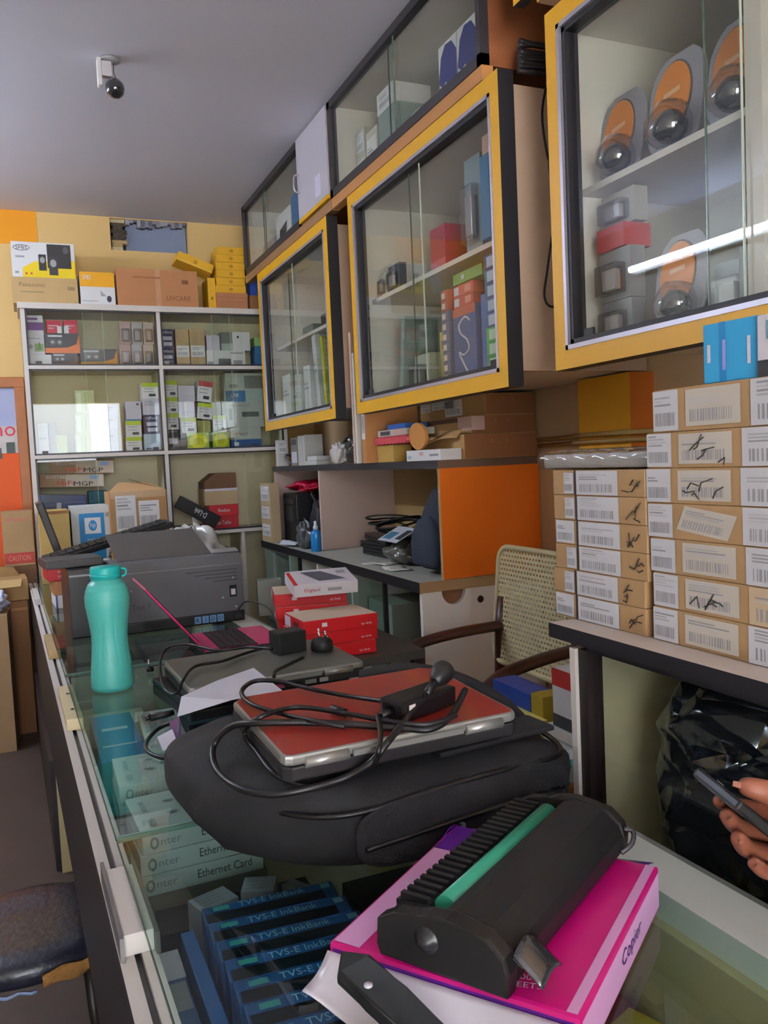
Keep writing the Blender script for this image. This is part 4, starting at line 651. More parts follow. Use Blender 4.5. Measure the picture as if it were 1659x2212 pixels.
blob('black_device', 'black coiled device and leads at the far end of the hutch top', 'device', (1.54, 4.59, HT + .0005), .08, .075, .06, M('17161a', .4), 21, .3)
mb = MB(); mb.tube(spline([(1.48, 4.64, HT + .05), (1.42, 4.63, HT + .06), (1.38, 4.585, HT + .06), (1.37, 4.545, HT + .04), (1.40, 4.53, HT + .008)], 6), .008, M('6c6a6c', .4), 8); o = mb.build('grey_lead'); tag(o, 'grey lead looping in front of the black device on the hutch top', 'cable')
carton('label_box', 'narrow white label-covered box on the hutch top by the shelf unit', 'box', .06, .05, .15, (1.38, 4.665, HT + .0005), M('d0ccc6', .55), labels=[('f', .1, .5, .9, .95, 3)])
blob('grey_bag', 'larger crumpled grey plastic bag on the hutch top beneath the far cabinet', 'bag', (1.54, 3.84, HT + .0005), .10, .13, .13, M('6d6b68', .2, coat=.6, var=.35, sc=25), 31, .3)
blob('dark_bag', 'dark crumpled plastic bag on the hutch top nearer the board packs', 'bag', (1.46, 3.545, HT + .0005), .09, .06, .15, M('3e403c', .2, coat=.6, var=.35, sc=25), 33, .28)
blob('white_packet', 'small white paper packet with a red base in front of the grey plastic bag', 'packet', (1.365, 3.68, HT + .0005), .028, .04, .09, M('c9c2bd', .5), 35, .2, e=.6)
carton('upright_card', 'pale blue upright card beside the board packs on the hutch top', 'card', .04, .05, .16, (1.37, 3.42, HT + .0005), M('c3cdd2', .5), rz=-PI / 2, decals=[('f', .1, .05, .9, .2, GREY)])
carton('brown_box', 'brown box behind the crimson strip under the middle cabinet', 'box', .26, .16, .17, (1.645, 3.275, HT + .0005), M('a06a44', .7), rz=-PI / 2)
carton('label_carton', 'kraft carton with white labels wedged at the far end of the desk', 'box', .20, .055, .33, (1.27, 4.58, DZ + .0005), KRAFT_P, rz=-PI / 2, labels=[('f', .1, .1, .9, .3, 2), ('f', .1, .4, .9, .6, 3), ('f', .1, .7, .9, .95, 4)])
# ------------------------------------------------------------------ cane-backed armchair
t = thing('armchair', 'old wooden armchair with a pale perforated back behind the counter', 'chair', (0, 0, 0)); DW = M('3a1d16', .35, var=.3, sc=12); CANE = M('c0b48c', .55, var=.1)
cx0 = 1.40; ya, yb, za, zb = 1.93, 2.385, .79, 1.165; sl = .10                  # near, far, low, high; slope backwards
def bk(y, z, off=0): return Vector((cx0 + (z - za) * sl + off, y, z))
mb = MB(); rr = .05; ring = []
for cy, cz, a0 in ((yb - rr, zb - rr, 0), (ya + rr, zb - rr, 90), (ya + rr, za + rr, 180), (yb - rr, za + rr, 270)):
    for k in range(7): a = R(a0 + 15 * k); ring.append(bk(cy + rr * math.cos(a), cz + rr * math.sin(a)))
mb.tube(ring, .0095, CANE, 8, True); mb.build('back_rim', t)
mb = MB(); ny, nz = 26, 24; dy, dz = (yb - ya - .01) / ny, (zb - za - .01) / nz; hw = .0046
inside = lambda y, z: not any((y - cy) * sy > 0 and (z - cz) * sz > 0 and (y - cy) ** 2 + (z - cz) ** 2 > rr * rr for cy, cz, sy, sz in ((yb - rr, zb - rr, 1, 1), (ya + rr, zb - rr, -1, 1), (ya + rr, za + rr, -1, -1), (yb - rr, za + rr, 1, -1)))
for j in range(nz + 1):                                                       # one perforated sheet: crossing bands with staggered holes between
    z = za + .005 + dz * j; seg = [y for y in [ya + .005 + dy * i * .5 for i in range(2 * ny + 1)] if inside(y, z)]
    if len(seg) > 1: mb.hexa([bk(seg[0], z - hw, -.001), bk(seg[-1], z - hw, -.001), bk(seg[-1], z - hw, .001), bk(seg[0], z - hw, .001), bk(seg[0], z + hw, -.001), bk(seg[-1], z + hw, -.001), bk(seg[-1], z + hw, .001), bk(seg[0], z + hw, .001)], CANE)
    if j < nz:
        for i in range(ny):
            y = ya + .005 + dy * (i + (.5 if j % 2 else 0)); 
            if inside(y - hw, z + dz / 2) and inside(y + hw, z + dz / 2) and y < yb - .005: mb.hexa([bk(y - hw, z, -.0009), bk(y + hw, z, -.0009), bk(y + hw, z, .0009), bk(y - hw, z, .0009), bk(y - hw, z + dz, -.0009), bk(y + hw, z + dz, -.0009), bk(y + hw, z + dz, .0009), bk(y - hw, z + dz, .0009)], CANE)
mb.build('perforated_back', t)
for y, xt, dyt in ((2.36, 1.02, .01), (1.945, 1.06, -.07)):                  # arms reach towards the counter
    mb = MB(); pts = [(cx0 + .04, y, .905), (1.28, y + dyt * .4, .90), (1.14, y + dyt * .8, .885), (xt, y + dyt, .855)]
    sp = spline(pts, 6); mb.surf(lambda a, b: sp[min(len(sp) - 1, int(a * (len(sp) - 1) + .5))] + Vector((0, .028 * math.cos(2 * PI * b) * (1 - .3 * a), .017 * math.sin(2 * PI * b))), len(sp), 12, DW, cv=True)
    for e in (0, -1): mb.face([sp[e] + Vector((0, .028 * math.cos(2 * PI * b / 12) * (1 if e == 0 else .7), .017 * math.sin(2 * PI * b / 12))) for b in range(12)], DW)
    mb.build('armrest', t)
    mb = MB(); mb.tube([(1.12, y + dyt * .8, FL + .0), (1.115, y + dyt * .8, .875)], .02, DW, 10); mb.build('front_leg', t)
    mb = MB(); mb.tube([(1.42, y, FL), (1.40, y, .62), (cx0 + .015, y, .90), (cx0 + .03, y, 1.0)], .019, DW, 10); mb.build('rear_leg', t)
mb = MB(); mb.prism([(1.09, 1.90), (1.43, 1.92), (1.43, 2.36), (1.09, 2.37)], .62, .655, CANE, bev=.01); mb.build('seat', t)
mb = MB(); mb.box(1.10, 1.42, 1.93, 1.955, .57, .62, DW); mb.box(1.10, 1.42, 2.325, 2.35, .57, .62, DW); mb.box(1.10, 1.125, 1.93, 2.35, .57, .62, DW); mb.box(1.395, 1.42, 1.93, 2.35, .57, .62, DW); mb.build('seat_rail', t)
# ------------------------------------------------------------------ glass showcase at the right with stacked cartons
GX = .80; t = thing('showcase', 'black-topped glass showcase full of black bags at the right of the counter', 'showcase', (0, 0, 0)); SZ = 1.186
mb = MB(); mb.box(GX - .012, 1.36, .12, 1.16, SZ - .024, SZ, M('c9b9ac', .5), {'l': BLKF, 'k': BLKF, 'b': BLKF}); mb.build('top', t, fix=False)
mb = MB(); mb.box(GX - .006, GX + .02, 1.098, 1.112, FL + .02, SZ - .034, LAM); mb.build('corner_post', t)
mb = MB(); mb.box(GX, GX + .03, 1.075, 1.097, FL + .02, SZ - .034, M('1c0f10', .5)); mb.box(GX, GX + .03, .14, 1.075, SZ - .034, SZ - .024, BLKF); mb.build('black_track', t)
mb = MB(); mb.box(1.34, 1.36, .14, 1.112, FL, SZ - .034, M('cfc3a0', .6)); mb.build('back_panel', t)
mb = MB(); mb.box(GX + .03, 1.34, 1.095, 1.112, FL, SZ - .034, M('d2c8a4', .6)); mb.box(GX + .03, 1.34, .14, .158, FL, SZ - .034, M('d2c8a4', .6)); mb.build('end_panel', t)
mb = MB(); mb.box(GX, 1.34, .158, 1.095, .72, .74, M('bdb391', .6)); mb.box(GX, 1.34, .158, 1.095, FL, FL + .04, BLKF); mb.build('shelf', t)
mb = MB(); mb.face([(GX + .012, .15, .74), (GX + .012, 1.075, .74), (GX + .012, 1.075, SZ - .04), (GX + .012, .15, SZ - .04)], GLASS); mb.build('glass_pane', t, fix=False)
BAGM = M('1b1f26', .16, coat=.6, var=.5, sc=14, name='crinkled_black_film'); nt = BAGM.node_tree; tc = nt.nodes['Texture Coordinate']; mp = nt.nodes.new('ShaderNodeMapping'); mp.inputs['Scale'].default_value = (9, 9, 24); mp.inputs['Rotation'].default_value = (.75, .3, .2)
nz = nt.nodes.new('ShaderNodeTexNoise'); nz.inputs['Scale'].default_value = 4; nz.inputs['Detail'].default_value = 3; va = nt.nodes.new('ShaderNodeMix'); va.data_type = 'VECTOR'; va.inputs[0].default_value = .12
vo = nt.nodes.new('ShaderNodeTexVoronoi'); vo.feature = 'DISTANCE_TO_EDGE'; vo.inputs['Scale'].default_value = 1; bp = nt.nodes.new('ShaderNodeBump'); bp.inputs['Strength'].default_value = 1; bp.inputs['Distance'].default_value = .022
nt.links.new(tc.outputs['Object'], mp.inputs[0]); nt.links.new(mp.outputs[0], va.inputs[4]); nt.links.new(tc.outputs['Object'], nz.inputs['Vector']); nt.links.new(nz.outputs['Color'], va.inputs[5]); nt.links.new(va.outputs[1], vo.inputs['Vector']); nt.links.new(vo.outputs['Distance'], bp.inputs['Height']); nt.links.new(bp.outputs[0], nt.nodes['Principled BSDF'].inputs['Normal']); nt.links.new(bp.outputs[0], nt.nodes['Principled BSDF'].inputs['Coat Normal'])
for i, (y, x, sy, h, lab) in enumerate(((.865, 1.04, .17, .395, 'crinkled black plastic bag at the far end inside the showcase'), (.53, 1.04, .135, .395, 'crinkled black plastic bag at the middle of the showcase'), (.275, 1.03, .075, .34, 'crinkled dark bag at the near end inside the showcase'))):
    def bagf(a, b, x=x, y=y, sy=sy, h=h, i=i):                              # slack film: boxy body with sharp slanting folds
        th, p = 2 * PI * a, PI * b; s = lambda v, e: math.copysign(abs(v) ** e, v)
        q = Vector((.172 * s(math.cos(th), .5) * s(math.sin(p), .45), sy * s(math.sin(th), .5) * s(math.sin(p), .45), h * (.5 - .5 * s(math.cos(p), .6))))
        w = q.y * 9 + q.z * 13 + .9 * math.sin(q.y * 17 + i) + .7 * math.sin(q.z * 23 + 2 * i); w2 = q.z * 21 - q.y * 8 + 1.1 * math.sin(q.y * 13 + 2 + i)
        r = .016 * (1 - abs(math.sin(w))) ** 2 + .010 * (1 - abs(math.sin(w2))) ** 3; k = 1 + r / .17 * min(1, q.z / .03)
        return Vector((q.x * k - .012, q.y * (1 + .3 * (k - 1)), min(h, q.z)))
    mb = MB(); mb.surf(bagf, 150, 90, BAGM, cu=True); o = mb.build('plastic_bag'); o.location = (x, y, .7405); tag(o, lab, 'bag')
KF = M('9c7c56', .75, var=.1, sc=14); STK = M('cbcacf', .6); STK2 = M('c2b9ae', .6)
def scribble(mb, w, d, h, a0, b0, a1, b1, seed, n=4):
    rg = random.Random(seed)
    for i in range(n):
        a = rg.uniform(a0, a1); b = rg.uniform(b0, (b0 + b1) / 2); pts = [fpt(w, d, h, 'f', a + .05 * k * rg.uniform(.2, .8), b + (b1 - b0) * .3 * rg.uniform(-.3, 1) * k, .0016) for k in range(3)]
        mb.tube(pts, .0009, M('2a241e', .6), 4)
names = ('bottom', 'second', 'third', 'fourth', 'fifth', 'top'); z = SZ + .0005; h1 = .0415
for i in range(6):
    w, d = .232, .30; off = (.004, .005, -.003, -.003, -.002, -.001)[i]
    o = carton('laptop_carton', names[i] + ' of the six labelled brown cartons in the narrower stack on the showcase', 'box', w, d, h1, (.84 + d / 2, 1.0935 + off, z), KF, rz=-PI / 2, group='cartons in the narrower stack', decals=[('f', .262, 0, .282, 1, INK)])
    for k, (a0, b0, a1, b1, sd) in enumerate((((.02, .06, .24, .96, 7) if i in (0, 3) else (.14, .06, .255, .9, 40)), (.29, .03, .74, .97, 9 + i))):
        mb = MB(); sticker(mb, lambda a, b, o2: fpt(w, d, h1, 'f', a, b, o2), a0, b0, a1, b1, seed=sd, m=STK, off=.001); mb.build('shipping_label', o, fix=False)
    mb = MB(); scribble(mb, w, d, h1, .78, .15, .92, .9, i, 4); mb.build('pen_marks', o)
    z += h1 + .0004
t = thing('wrapped_bar', 'grey bar in clear crinkled film lying on the narrower carton stack', 'packet', (.90, 1.10, z + .0005)); mb = MB(); mb.box(-.05, .06, -.122, .15, .002, .026, M('b0aca4', .4), bev=.004); mb.build('bar', t)
mb = MB(); rg = random.Random(2); mb.surf(lambda a, b: Vector((.062 * math.copysign(abs(math.cos(2 * PI * b)) ** .5, math.cos(2 * PI * b)) + .005, -.130 + .29 * a, max(0, .0145 + .0165 * math.copysign(abs(math.sin(2 * PI * b)) ** .5, math.sin(2 * PI * b)) + .003 * math.sin(37 * a + 9 * b)))), 40, 20, FILM, cv=True); mb.build('clear_film', t)
z = SZ + .0005; h2 = .0502; n2 = ('bottom', 'second', 'third', 'fourth', 'fifth', 'sixth')
def widecarton(lab, z, h, off, i, tilt=0):
    w, d = .40, .30; o = carton('toner_carton', lab, 'box', w, d, h, (.842 + d / 2, .768 + off, z), KF, rz=-PI / 2 + R(tilt), group='cartons in the wider stack')
    for k, (a0, b0, a1, b1, sd) in enumerate(((.0, .03, .125, .97, 3 + i), (.16, .1, .40, .93, 20 + i), (.44, .02, .80, .98, 30 + i))):
        mb = MB(); F = lambda a, b, o2: fpt(w, d, h, 'f', a, b, o2)
        if k == 1 and i == 3: F0 = F; F = lambda a, b, o2: F0(.28 + (a - .28) * .97 + (b - .5) * .05, .5 + (b - .5) * .8 - (a - .28) * .9, o2)
        sticker(mb, F, a0, b0, a1, b1, seed=sd, m=(STK, STK2, STK if i != 1 else M('c2aa8c', .6))[k], off=.001); mb.build('shipping_label', o, fix=False)
    if i in (1, 4, 5): mb = MB(); scribble(mb, w, d, h, .17, .1, .36, .9, 60 + i, 5); mb.build('pen_marks', o)
for i in range(6):
    widecarton(n2[i] + ' of the wider labelled carton stack on the showcase', z, h2, (-.002, -.004, .000, .004, .006, .003)[i], i); z += h2 + .0004
widecarton('topmost labelled carton of the wider stack, shifted and carrying the blue box', z, .060, -.012, 7); z += .0605
o = carton('blue_box', 'bright blue flat box standing on the topmost labelled carton', 'box', .085, .16, .078, (.93, .828, z), M('2f8fc0', .4), rz=-PI / 2 + R(6), decals=[('f', .3, 0, .42, 1, M('1f6fa6', .4)), ('f', .08, .35, .14, .65, LBL), ('f', .36, .2, .42, .7, M('8f8fd0', .4)), ('f', .8, .25, .86, .7, LBL)])
carton('ink_box', 'white, red and black printed box beside the blue box on the carton stack', 'box', .14, .15, .076, (.93, .712, z), M('cfc9d2', .45), rz=-PI / 2 + R(4), decals=[('f', 0, 0, 1, .27, INK), ('f', .22, .3, 1, .68, WHITE), ('f', .4, .7, 1, .95, M('c8203c', .45)), ('f', .1, .6, .2, .9, M('5f8a9a', .45)), ('f', .3, .05, .6, .12, RED)])
# ------------------------------------------------------------------ long glass counter
CA = math.atan(.0206); CO = Vector((.0845, 0, 0)); CT = .94
def cw(x, y, z=0): return Vector((CO.x + x * math.cos(CA) - y * math.sin(CA), x * math.sin(CA) + y * math.cos(CA), z))
t = thing('glass_counter', 'long glass-topped display counter with white laminate rails running down the shop', 'counter', tuple(CO), CA)
WL = M('d6cfc9', .45, var=.06, sc=6); DKP = M('1b1218', .5); CRM = M('c2b487', .6, var=.05)
Y0c, Y1c, CWD = .22, 4.72, .672
mb = MB(); mb.box(0, .018, Y0c, Y1c, .56, .895, DKP, {'r': CRM, 't': WL}); mb.build('front_board', t, fix=False)
mb = MB(); mb.box(.0, .017, Y0c, Y1c, .8952, .907, WL, {'l': DKP}); mb.build('front_rail', t, fix=False)
mb = MB(); mb.box(.0185, .025, Y0c, Y1c, .86, .898, M('4b4748', .4)); mb.build('rail_channel', t)
mb = MB(); mb.box(.0255, .043, Y0c, Y1c, .84, .907, WL); mb.build('rear_rail', t)
mb = MB(); mb.box(.018, .58, Y0c, Y1c, .56, .575, M('a89b80', .6)); mb.build('tray', t)
mb = MB(); mb.box(.583, .672, Y0c, Y1c, .56, .905, CRM); mb.box(.597, .672, Y0c, Y1c, .905, .9398, M('e0e3d8', .4, var=.04)); mb.build('rear_board', t)
mb = MB(); mb.box(.672, .682, Y0c, Y1c, .90, .9392, M('8a8c84', .35, metal=.3)); mb.build('edge_strip', t)
mb = MB(); mb.box(.018, .583, Y0c, Y0c + .015, .575, .90, CRM); mb.box(.018, .583, Y1c - .015, Y1c, .575, .90, CRM); mb.build('end_board', t)
for y in (2.34, 3.45): mb = MB(); mb.box(.044, .58, y - .004, y + .004, .60, .928, M('b5bba8', .3)); mb.build('partition', t)
BLW = M('d8c79f', .6, var=.12, sc=30)
for ya, yb, m in ((.985, 1.165, WL), (1.93, 2.25, BLW), (2.72, 3.02, M('b59a6c', .6, var=.2, sc=30)), (3.9, 4.3, WL)):
    mb = MB(); mb.box(.006, .041, ya, yb, .9072, .9332, m, bev=.0015); b = mb.build('spacer_block', t)
    if m is BLW:
        mb = MB()
        for y in (2.01, 2.16): mb.lathe([(0, 0), (.004, 0), (.0042, .0012), (0, .0014)], M('2b2522', .4, metal=.6), 12, (.024, y, .9331))
        mb.build('screw', b)
    if ya == .985:
        mb = MB(); mb.box(.001, .0058, ya - .01, yb + .02, .9072, .936, M('8b898b', .35, metal=.7)); mb.box(.0412, .046, ya - .01, yb + .02, .9072, .9332, M('7d7c78', .35, metal=.7)); mb.build('metal_clip', b)
for ya, yb in ((.25, 1.238), (1.248, 2.335), (2.345, 4.70)):
    mb = MB(); x0, x1 = .030, .596; mb.face([(x0, ya, CT - .0002), (x1, ya, CT - .0002), (x1, yb, CT - .0002), (x0, yb, CT - .0002)], GLASS_TOP); g = mb.build('glass_top', t, fix=False)
    mb = MB(); mb.box(x0 - .001, x0, ya, yb, CT - .0062, CT, GLASS_EDGE); mb.box(x0, x1, ya - .001, ya, CT - .0062, CT, M('7d9a90', .2)); mb.box(x0, x1, yb, yb + .001, CT - .0062, CT, M('7d9a90', .2)); mb.build('glass_edge', g)
mb = MB(); mb.box(.004, .62, 2.80, 2.82, FL, .56, CRM); mb.build('base_end_panel', t)
mb = MB(); mb.box(-.012, .02, 2.825, 4.15, FL, .56, M('1d161b', .45), ); mb.build('base_front_panel', t)
mb = MB(); mb.box(.3, .62, .3, 2.79, FL, .56, M('2a2321', .6)); mb.build('base_recess', t)
# ---- goods under the counter glass
def under(name, lab, cat, w, d, h, x, y, zb, m, rz=0, **k): return carton(name, lab, cat, w, d, h, (x, y, zb), m, rz=R(rz), **k)
ETH = M('d4dad6', .5, var=.03); ZB2 = .5755
def eth(lab, x, y, zb, rz, w=.205, d=.165, h=.034): return under('card_box', lab, 'box', w, d, h, x, y, zb, ETH, rz, group='network card boxes under the glass', decals=[('f', 'T', 'nter', .22, .48, .3, GREY, .16), ('f', 'D', .09, .5, .035, .3, GREY), ('f', 'D', .09, .5, .018, .18, ETH), ('f', 'T', 'Ethernet Card', .68, .55, .42, M('4c5054', .6), .44), ('t', 'P', [(.72, 0), (.80, .28), (1, .34), (1, 0)], M('a03a4c', .5)), ('t', 'D', .55, .55, .14, .11, M('8f9a9a', .5)), ('t', 'D', .55, .55, .06, .05, GREY), ('t', 'D', .32, .72, .05, .025, GREY), ('t', 'D', .5, .84, .06, .03, GREY), ('t', 'D', .75, .34, .05, .03, GREY), ('t', 'D', .3, .4, .05, .03, GREY), ('t', .08, .5, .12, .8, M('aeb6b4', .5)), ('t', .08, .15, .14, .3, M('aeb6b4', .5)), ('t', 'T', 'LAN', .9, .12, .12, WHITE, .12)])
under('base_carton', 'dull carton under the nearer stack of network card boxes', 'box', .22, .17, .211, .226, 1.44, ZB2, M('8a8676', .6)); under('base_carton', 'dull carton under the farther stack of network card boxes', 'box', .21, .17, .211, .225, 1.655, ZB2, M('8a8676', .6))
for i, n in enumerate(('bottom', 'middle', 'top')):
    eth(n + ' network card box of the nearer stack under the counter glass', .226 + .003 * i, 1.435 - .004 * i, .787 + .0368 * i, 1 + i); eth(n + ' network card box of the farther stack under the counter glass', .222 + .002 * i, 1.65, .787 + .0368 * i, -1)
under('base_carton', 'dull carton under the blue box and the white printed box', 'box', .22, .36, .20, .20, 1.95, ZB2, M('6f7068', .6))
under('blue_box', 'large blue box with white lettering under the glass below the bottle', 'box', .095, .35, .10, .155, 1.945, .776, M('2a6fa4', .45), decals=[('t', .12, .28, .88, .31, LBL), ('t', .2, .62, .8, .68, LBL)], faces={'f': M('2a7f8e', .45)})
under('white_box', 'long white printed box beside the large blue box under the glass', 'box', .09, .33, .10, .255, 1.935, .776, ETH, -3, decals=[('t', 'T', 'Enter', .4, .15, .05, GREY, .6), ('t', .2, .5, .4, .8, M('a8b0b0', .5)), ('t', .5, .62, .7, .9, M('b8c0c0', .5))])
under('dark_box', 'dark patterned box by the front board under the glass', 'box', .02, .3, .16, .078, 1.93, ZB2, M('4b4844', .5), decals=[('t', .1, .5, .9, .8, M('8a4a40', .5))])
under('clear_case', 'dark blue plastic case under the glass beyond the white printed box', 'case', .16, .15, .24, .425, 2.20, ZB2, M('2e3f55', .3)); under('pale_carton', 'pale carton under the glass beside the dark blue plastic case', 'box', .18, .13, .26, .16, 2.23, ZB2, M('b5b79c', .6))
IB = M('1f4f86', .4, var=.15); IBD = M('10161d', .35)
for i, n in enumerate(('farthest', 'second', 'third', 'fourth', 'fifth', 'sixth', 'nearest')):
    yy = 1.10 - .046 * i
    under('ribbon_box', n + ' of the seven blue ribbon boxes standing in a row under the glass', 'box', .185 + .003 * i, .044, .29, .275 + .002 * i, yy, ZB2, IB, -4, group='blue ribbon boxes in a row under the glass', decals=[('t', .02, 0, .9, .52, IBD), ('t', 'T', 'TVS-E InkBank', .52, .76, .3, M('8fc0d8', .5), .5), ('t', .9, .6, .97, .9, M('6fa6c8', .5)), ('t', .08, .62, .2, .88, M('3f9a98', .5)), ('f', .05, .0, .95, .85, IBD)])  # dark half of each top paints the shadowed gap between boxes
under('side_box', 'blue upright box along the left ends of the ribbon boxes', 'box', .018, .28, .285, .158, .95, ZB2, M('2a5a94', .4), 0)
under('white_blue_box', 'white-topped box by the front board beside the blue upright box', 'box', .028, .26, .27, .129, .95, ZB2, M('4a5f86', .5), 0, decals=[('t', 0, .75, 1, 1, LBL), ('t', .1, .5, .9, .72, GREY)])
for i, (x, y, rz, h, lab) in enumerate(((.215, 1.205, 18, .26, 'white printed carton tilted among the dark goods behind the ribbon boxes'), (.285, 1.205, -22, .265, 'second white printed carton leaning the other way behind the ribbon boxes'), (.343, 1.20, 28, .25, 'narrow white carton closest to the backpack under the glass'))):
    under('printed_box', lab, 'box', (.06, .05, .024)[i], .045, h, x, y, ZB2, M('a9a8ae', .55), rz, decals=[('t', .1, .2 + .2 * k, .7, .28 + .2 * k, GREY) for k in range(4)])
under('dark_carton', 'black carton under the glass beneath the backpack', 'box', .17, .22, .22, .51, 1.12, ZB2, M('1a1a1c', .5)); under('dark_carton', 'grey-black carton under the glass by the paper ream', 'box', .10, .30, .25, .45, .83, ZB2, M('2c2e2e', .5), decals=[('t', .1, .7, .5, .9, GREY)])
under('brown_carton', 'brown carton seen through the glass at the shopkeeper side of the paper ream', 'box', .13, .24, .22, .578, .70, ZB2, M('80583a', .7), 4, decals=[('t', .2, .3, .8, .34, KRAFT_D)]); under('yellow_packet', 'small yellow packet on the brown carton under the glass', 'packet', .04, .05, .02, .60, .73, ZB2 + .2205, M('a89428', .5), 20)
under('navy_carton', 'dark navy carton under the glass at the near right end of the counter', 'box', .10, .26, .24, .56, .43, ZB2, M('1b2738', .5)); under('tan_box', 'flat tan box under the glass in front of the brown carton', 'box', .16, .18, .20, .405, .46, ZB2, M('8c8066', .6), 5)
under('dark_goods', 'dark carton under the glass between the network card boxes and the ribbon boxes', 'box', .25, .08, .19, .27, 1.30, ZB2, M('33332f', .6), -2)
far = [(.2, 2.6, .3, .2, '59604f', 'grey-green'), (.42, 2.62, .3, .24, '3f4540', 'charcoal'), (.2, 3.0, .28, .3, '6b6656', 'drab'), (.44, 3.05, .27, .3, '4a4c46', 'slate'), (.25, 3.7, .32, .3, '5a5648', 'umber'), (.25, 4.2, .32, .4, '6a6350', 'khaki')]
for x, y, h, d, c, n in far: under('stock_carton', n + ' carton under the far counter glass', 'box', .2, d, h, x - .02 * y + .06, y, ZB2, M(c, .6))
# ------------------------------------------------------------------ things on the counter
ON = CT + .0006
# aqua water bottle
t = thing('water_bottle', 'aqua plastic water bottle with a turquoise cap standing on the glass counter', 'bottle', (.167, 2.115, ON))
AQ = M('4fb5ab', .42, var=.07, sc=30, spec=.5); mb = MB()
prof = [(0, 0), (.036, 0), (.046, .003), (.0495, .010), (.0495, .03), (.0475, .06), (.0445, .09), (.0425, .115), (.0425, .135), (.0448, .16), (.0485, .185), (.0520, .21), (.0525, .228), (.0495, .245), (.043, .26), (.035, .268), (.033, .272), (.0, .272)]
def bot(a, b):
    i = b * (len(prof) - 1); k = min(int(i), len(prof) - 2); f = i - k; r = prof[k][0] * (1 - f) + prof[k + 1][0] * f; z = prof[k][1] * (1 - f) + prof[k + 1][1] * f; th = 2 * PI * a
    if .01 < z < .245:                                                     # moulded petal grooves on the flanks
        q = math.cos(4 * th + .6); w = math.sin(PI * (z - .01) / .235); r -= .0022 * math.exp(-((q - .25 * math.cos(z * 40)) / .10) ** 2) * w
    return Vector((r * math.cos(th), r * math.sin(th), z))
mb.surf(bot, 96, 86, AQ, cu=True); mb.build('body', t)
CAPM = M('1fa8a6', .4, var=.05); mb = MB(); mb.lathe([(0, .2721), (.0345, .2721), (.036, .275), (.036, .298), (.034, .302), (0, .303)], CAPM, 36); c_ = mb.build('screw_cap', t)
mb = MB(); mb.lathe([(0, .278), (.0372, .278), (.0372, .284), (0, .284)], CAPM, 36); mb.build('cap_band', c_); mb = MB(); mb.tube(spline([(.036, -.006, .294), (.046, -.012, .292), (.045, -.014, .28), (.036, -.012, .276)], 5), .003, CAPM, 8); mb.build('cap_loop', t)
# printer
t = thing('printer', 'dark grey inkjet printer with a raised paper tray, its back to the camera', 'printer', (.455, 2.80, ON), R(3)); PG = M('5f6064', .42, var=.05); PB = M('17171a', .4)
mb = MB(); mb.box(-.215, .215, 0, .27, .0, .036, PB, bev=.004); mb.build('base', t)
mb = MB(); pr = [(.0, .0365), (.27, .0365), (.27, .19), (.24, .225), (.03, .235), (.012, .228), (.0, .20)]; mb.prism(pr, -.215, .215, PG, mtx=Matrix(((0, 0, 1, 0), (1, 0, 0, 0), (0, 1, 0, 0), (0, 0, 0, 1))), bev=.004); o = mb.build('body', t)
mb = MB(); g = M('3f4044', .5)
for k in range(4): mb.face([(.02 + .03 * k, -.0008, .178 - .012 * k), (.195, -.0008, .178 - .012 * k), (.195, -.0008, .1815 - .012 * k), (.02 + .03 * k, -.0008, .1815 - .012 * k)], g)
mb.face([(-.215, -.0006, .196), (.215, -.0006, .196), (.215, -.0006, .1985), (-.215, -.0006, .1985)], M('85868a', .3)); mb.text('Tint 7', (-.13, -.0009, .085), (1, 0, 0), (0, 0, 1), .018, M('3f4044', .5)); mb.build('printed_text', o, fix=False)
mb = MB()
for x, z in ((-.16, .14), (.18, .15), (.14, .085), (.185, .05)): mb.lathe([(0, 0), (.004, 0), (.004, .002), (0, .0025)], M('c8c8cc', .3, metal=.6), 10, mtx=Matrix.Translation((x, -.0002, z)) @ Matrix.Rotation(PI / 2, 4, 'X'))
mb.build('screw', o)
mb = MB(); mb.box(.165, .19, -.0015, -.0003, .085, .125, PB); mb.box(.17, .185, -.002, -.0014, .092, .112, LBL); mb.build('rear_socket', o)
mb = MB()
for k, s in enumerate('RIDO'): mb.face([(.04 + .026 * k, -.001, .006), (.062 + .026 * k, -.001, .006), (.062 + .026 * k, -.001, .030), (.04 + .026 * k, -.001, .030)], M('6f9ac8', .4)); mb.text(s, (.051 + .026 * k, -.0014, .018), (1, 0, 0), (0, 0, 1), .014, INK)
mb.build('letter_sticker', t, fix=False)
mb = MB(); mb.hexa([(-.19, .04, .2365), (.12, .04, .2365), (.12, .05, .2365), (-.19, .05, .2365), (-.20, .21, .315), (.10, .21, .315), (.10, .216, .31), (-.20, .216, .31)], M('55524f', .5)); mb.build('paper_tray', t)
mb = MB(); mb.hexa([(.12, .03, .2365), (.214, .03, .2365), (.214, .06, .2365), (.12, .06, .2365), (.13, .03, .248), (.205, .03, .248), (.205, .06, .248), (.13, .06, .248)], M('8a8b8f', .35)); mb.build('top_cover', t)
o = carton('scanner', 'black boxy machine standing against the left side of the grey printer', 'device', .125, .26, .222, (.165, 2.95, ON), PB, rz=R(3), bev=.006); mb = MB(); mb.box(.062, .064, -.12, .12, .02, .2, GREY); mb.box(-.06, .06, -.131, -.13, .2, .206, M('8a8a90', .3)); mb.build('edge_trim', o)
carton('flat_device', 'dark grey flat device lying across the black boxy machine', 'device', .18, .16, .028, (.128, 2.97, ON + .223), M('3a3a3d', .5), rz=R(6), bev=.004)
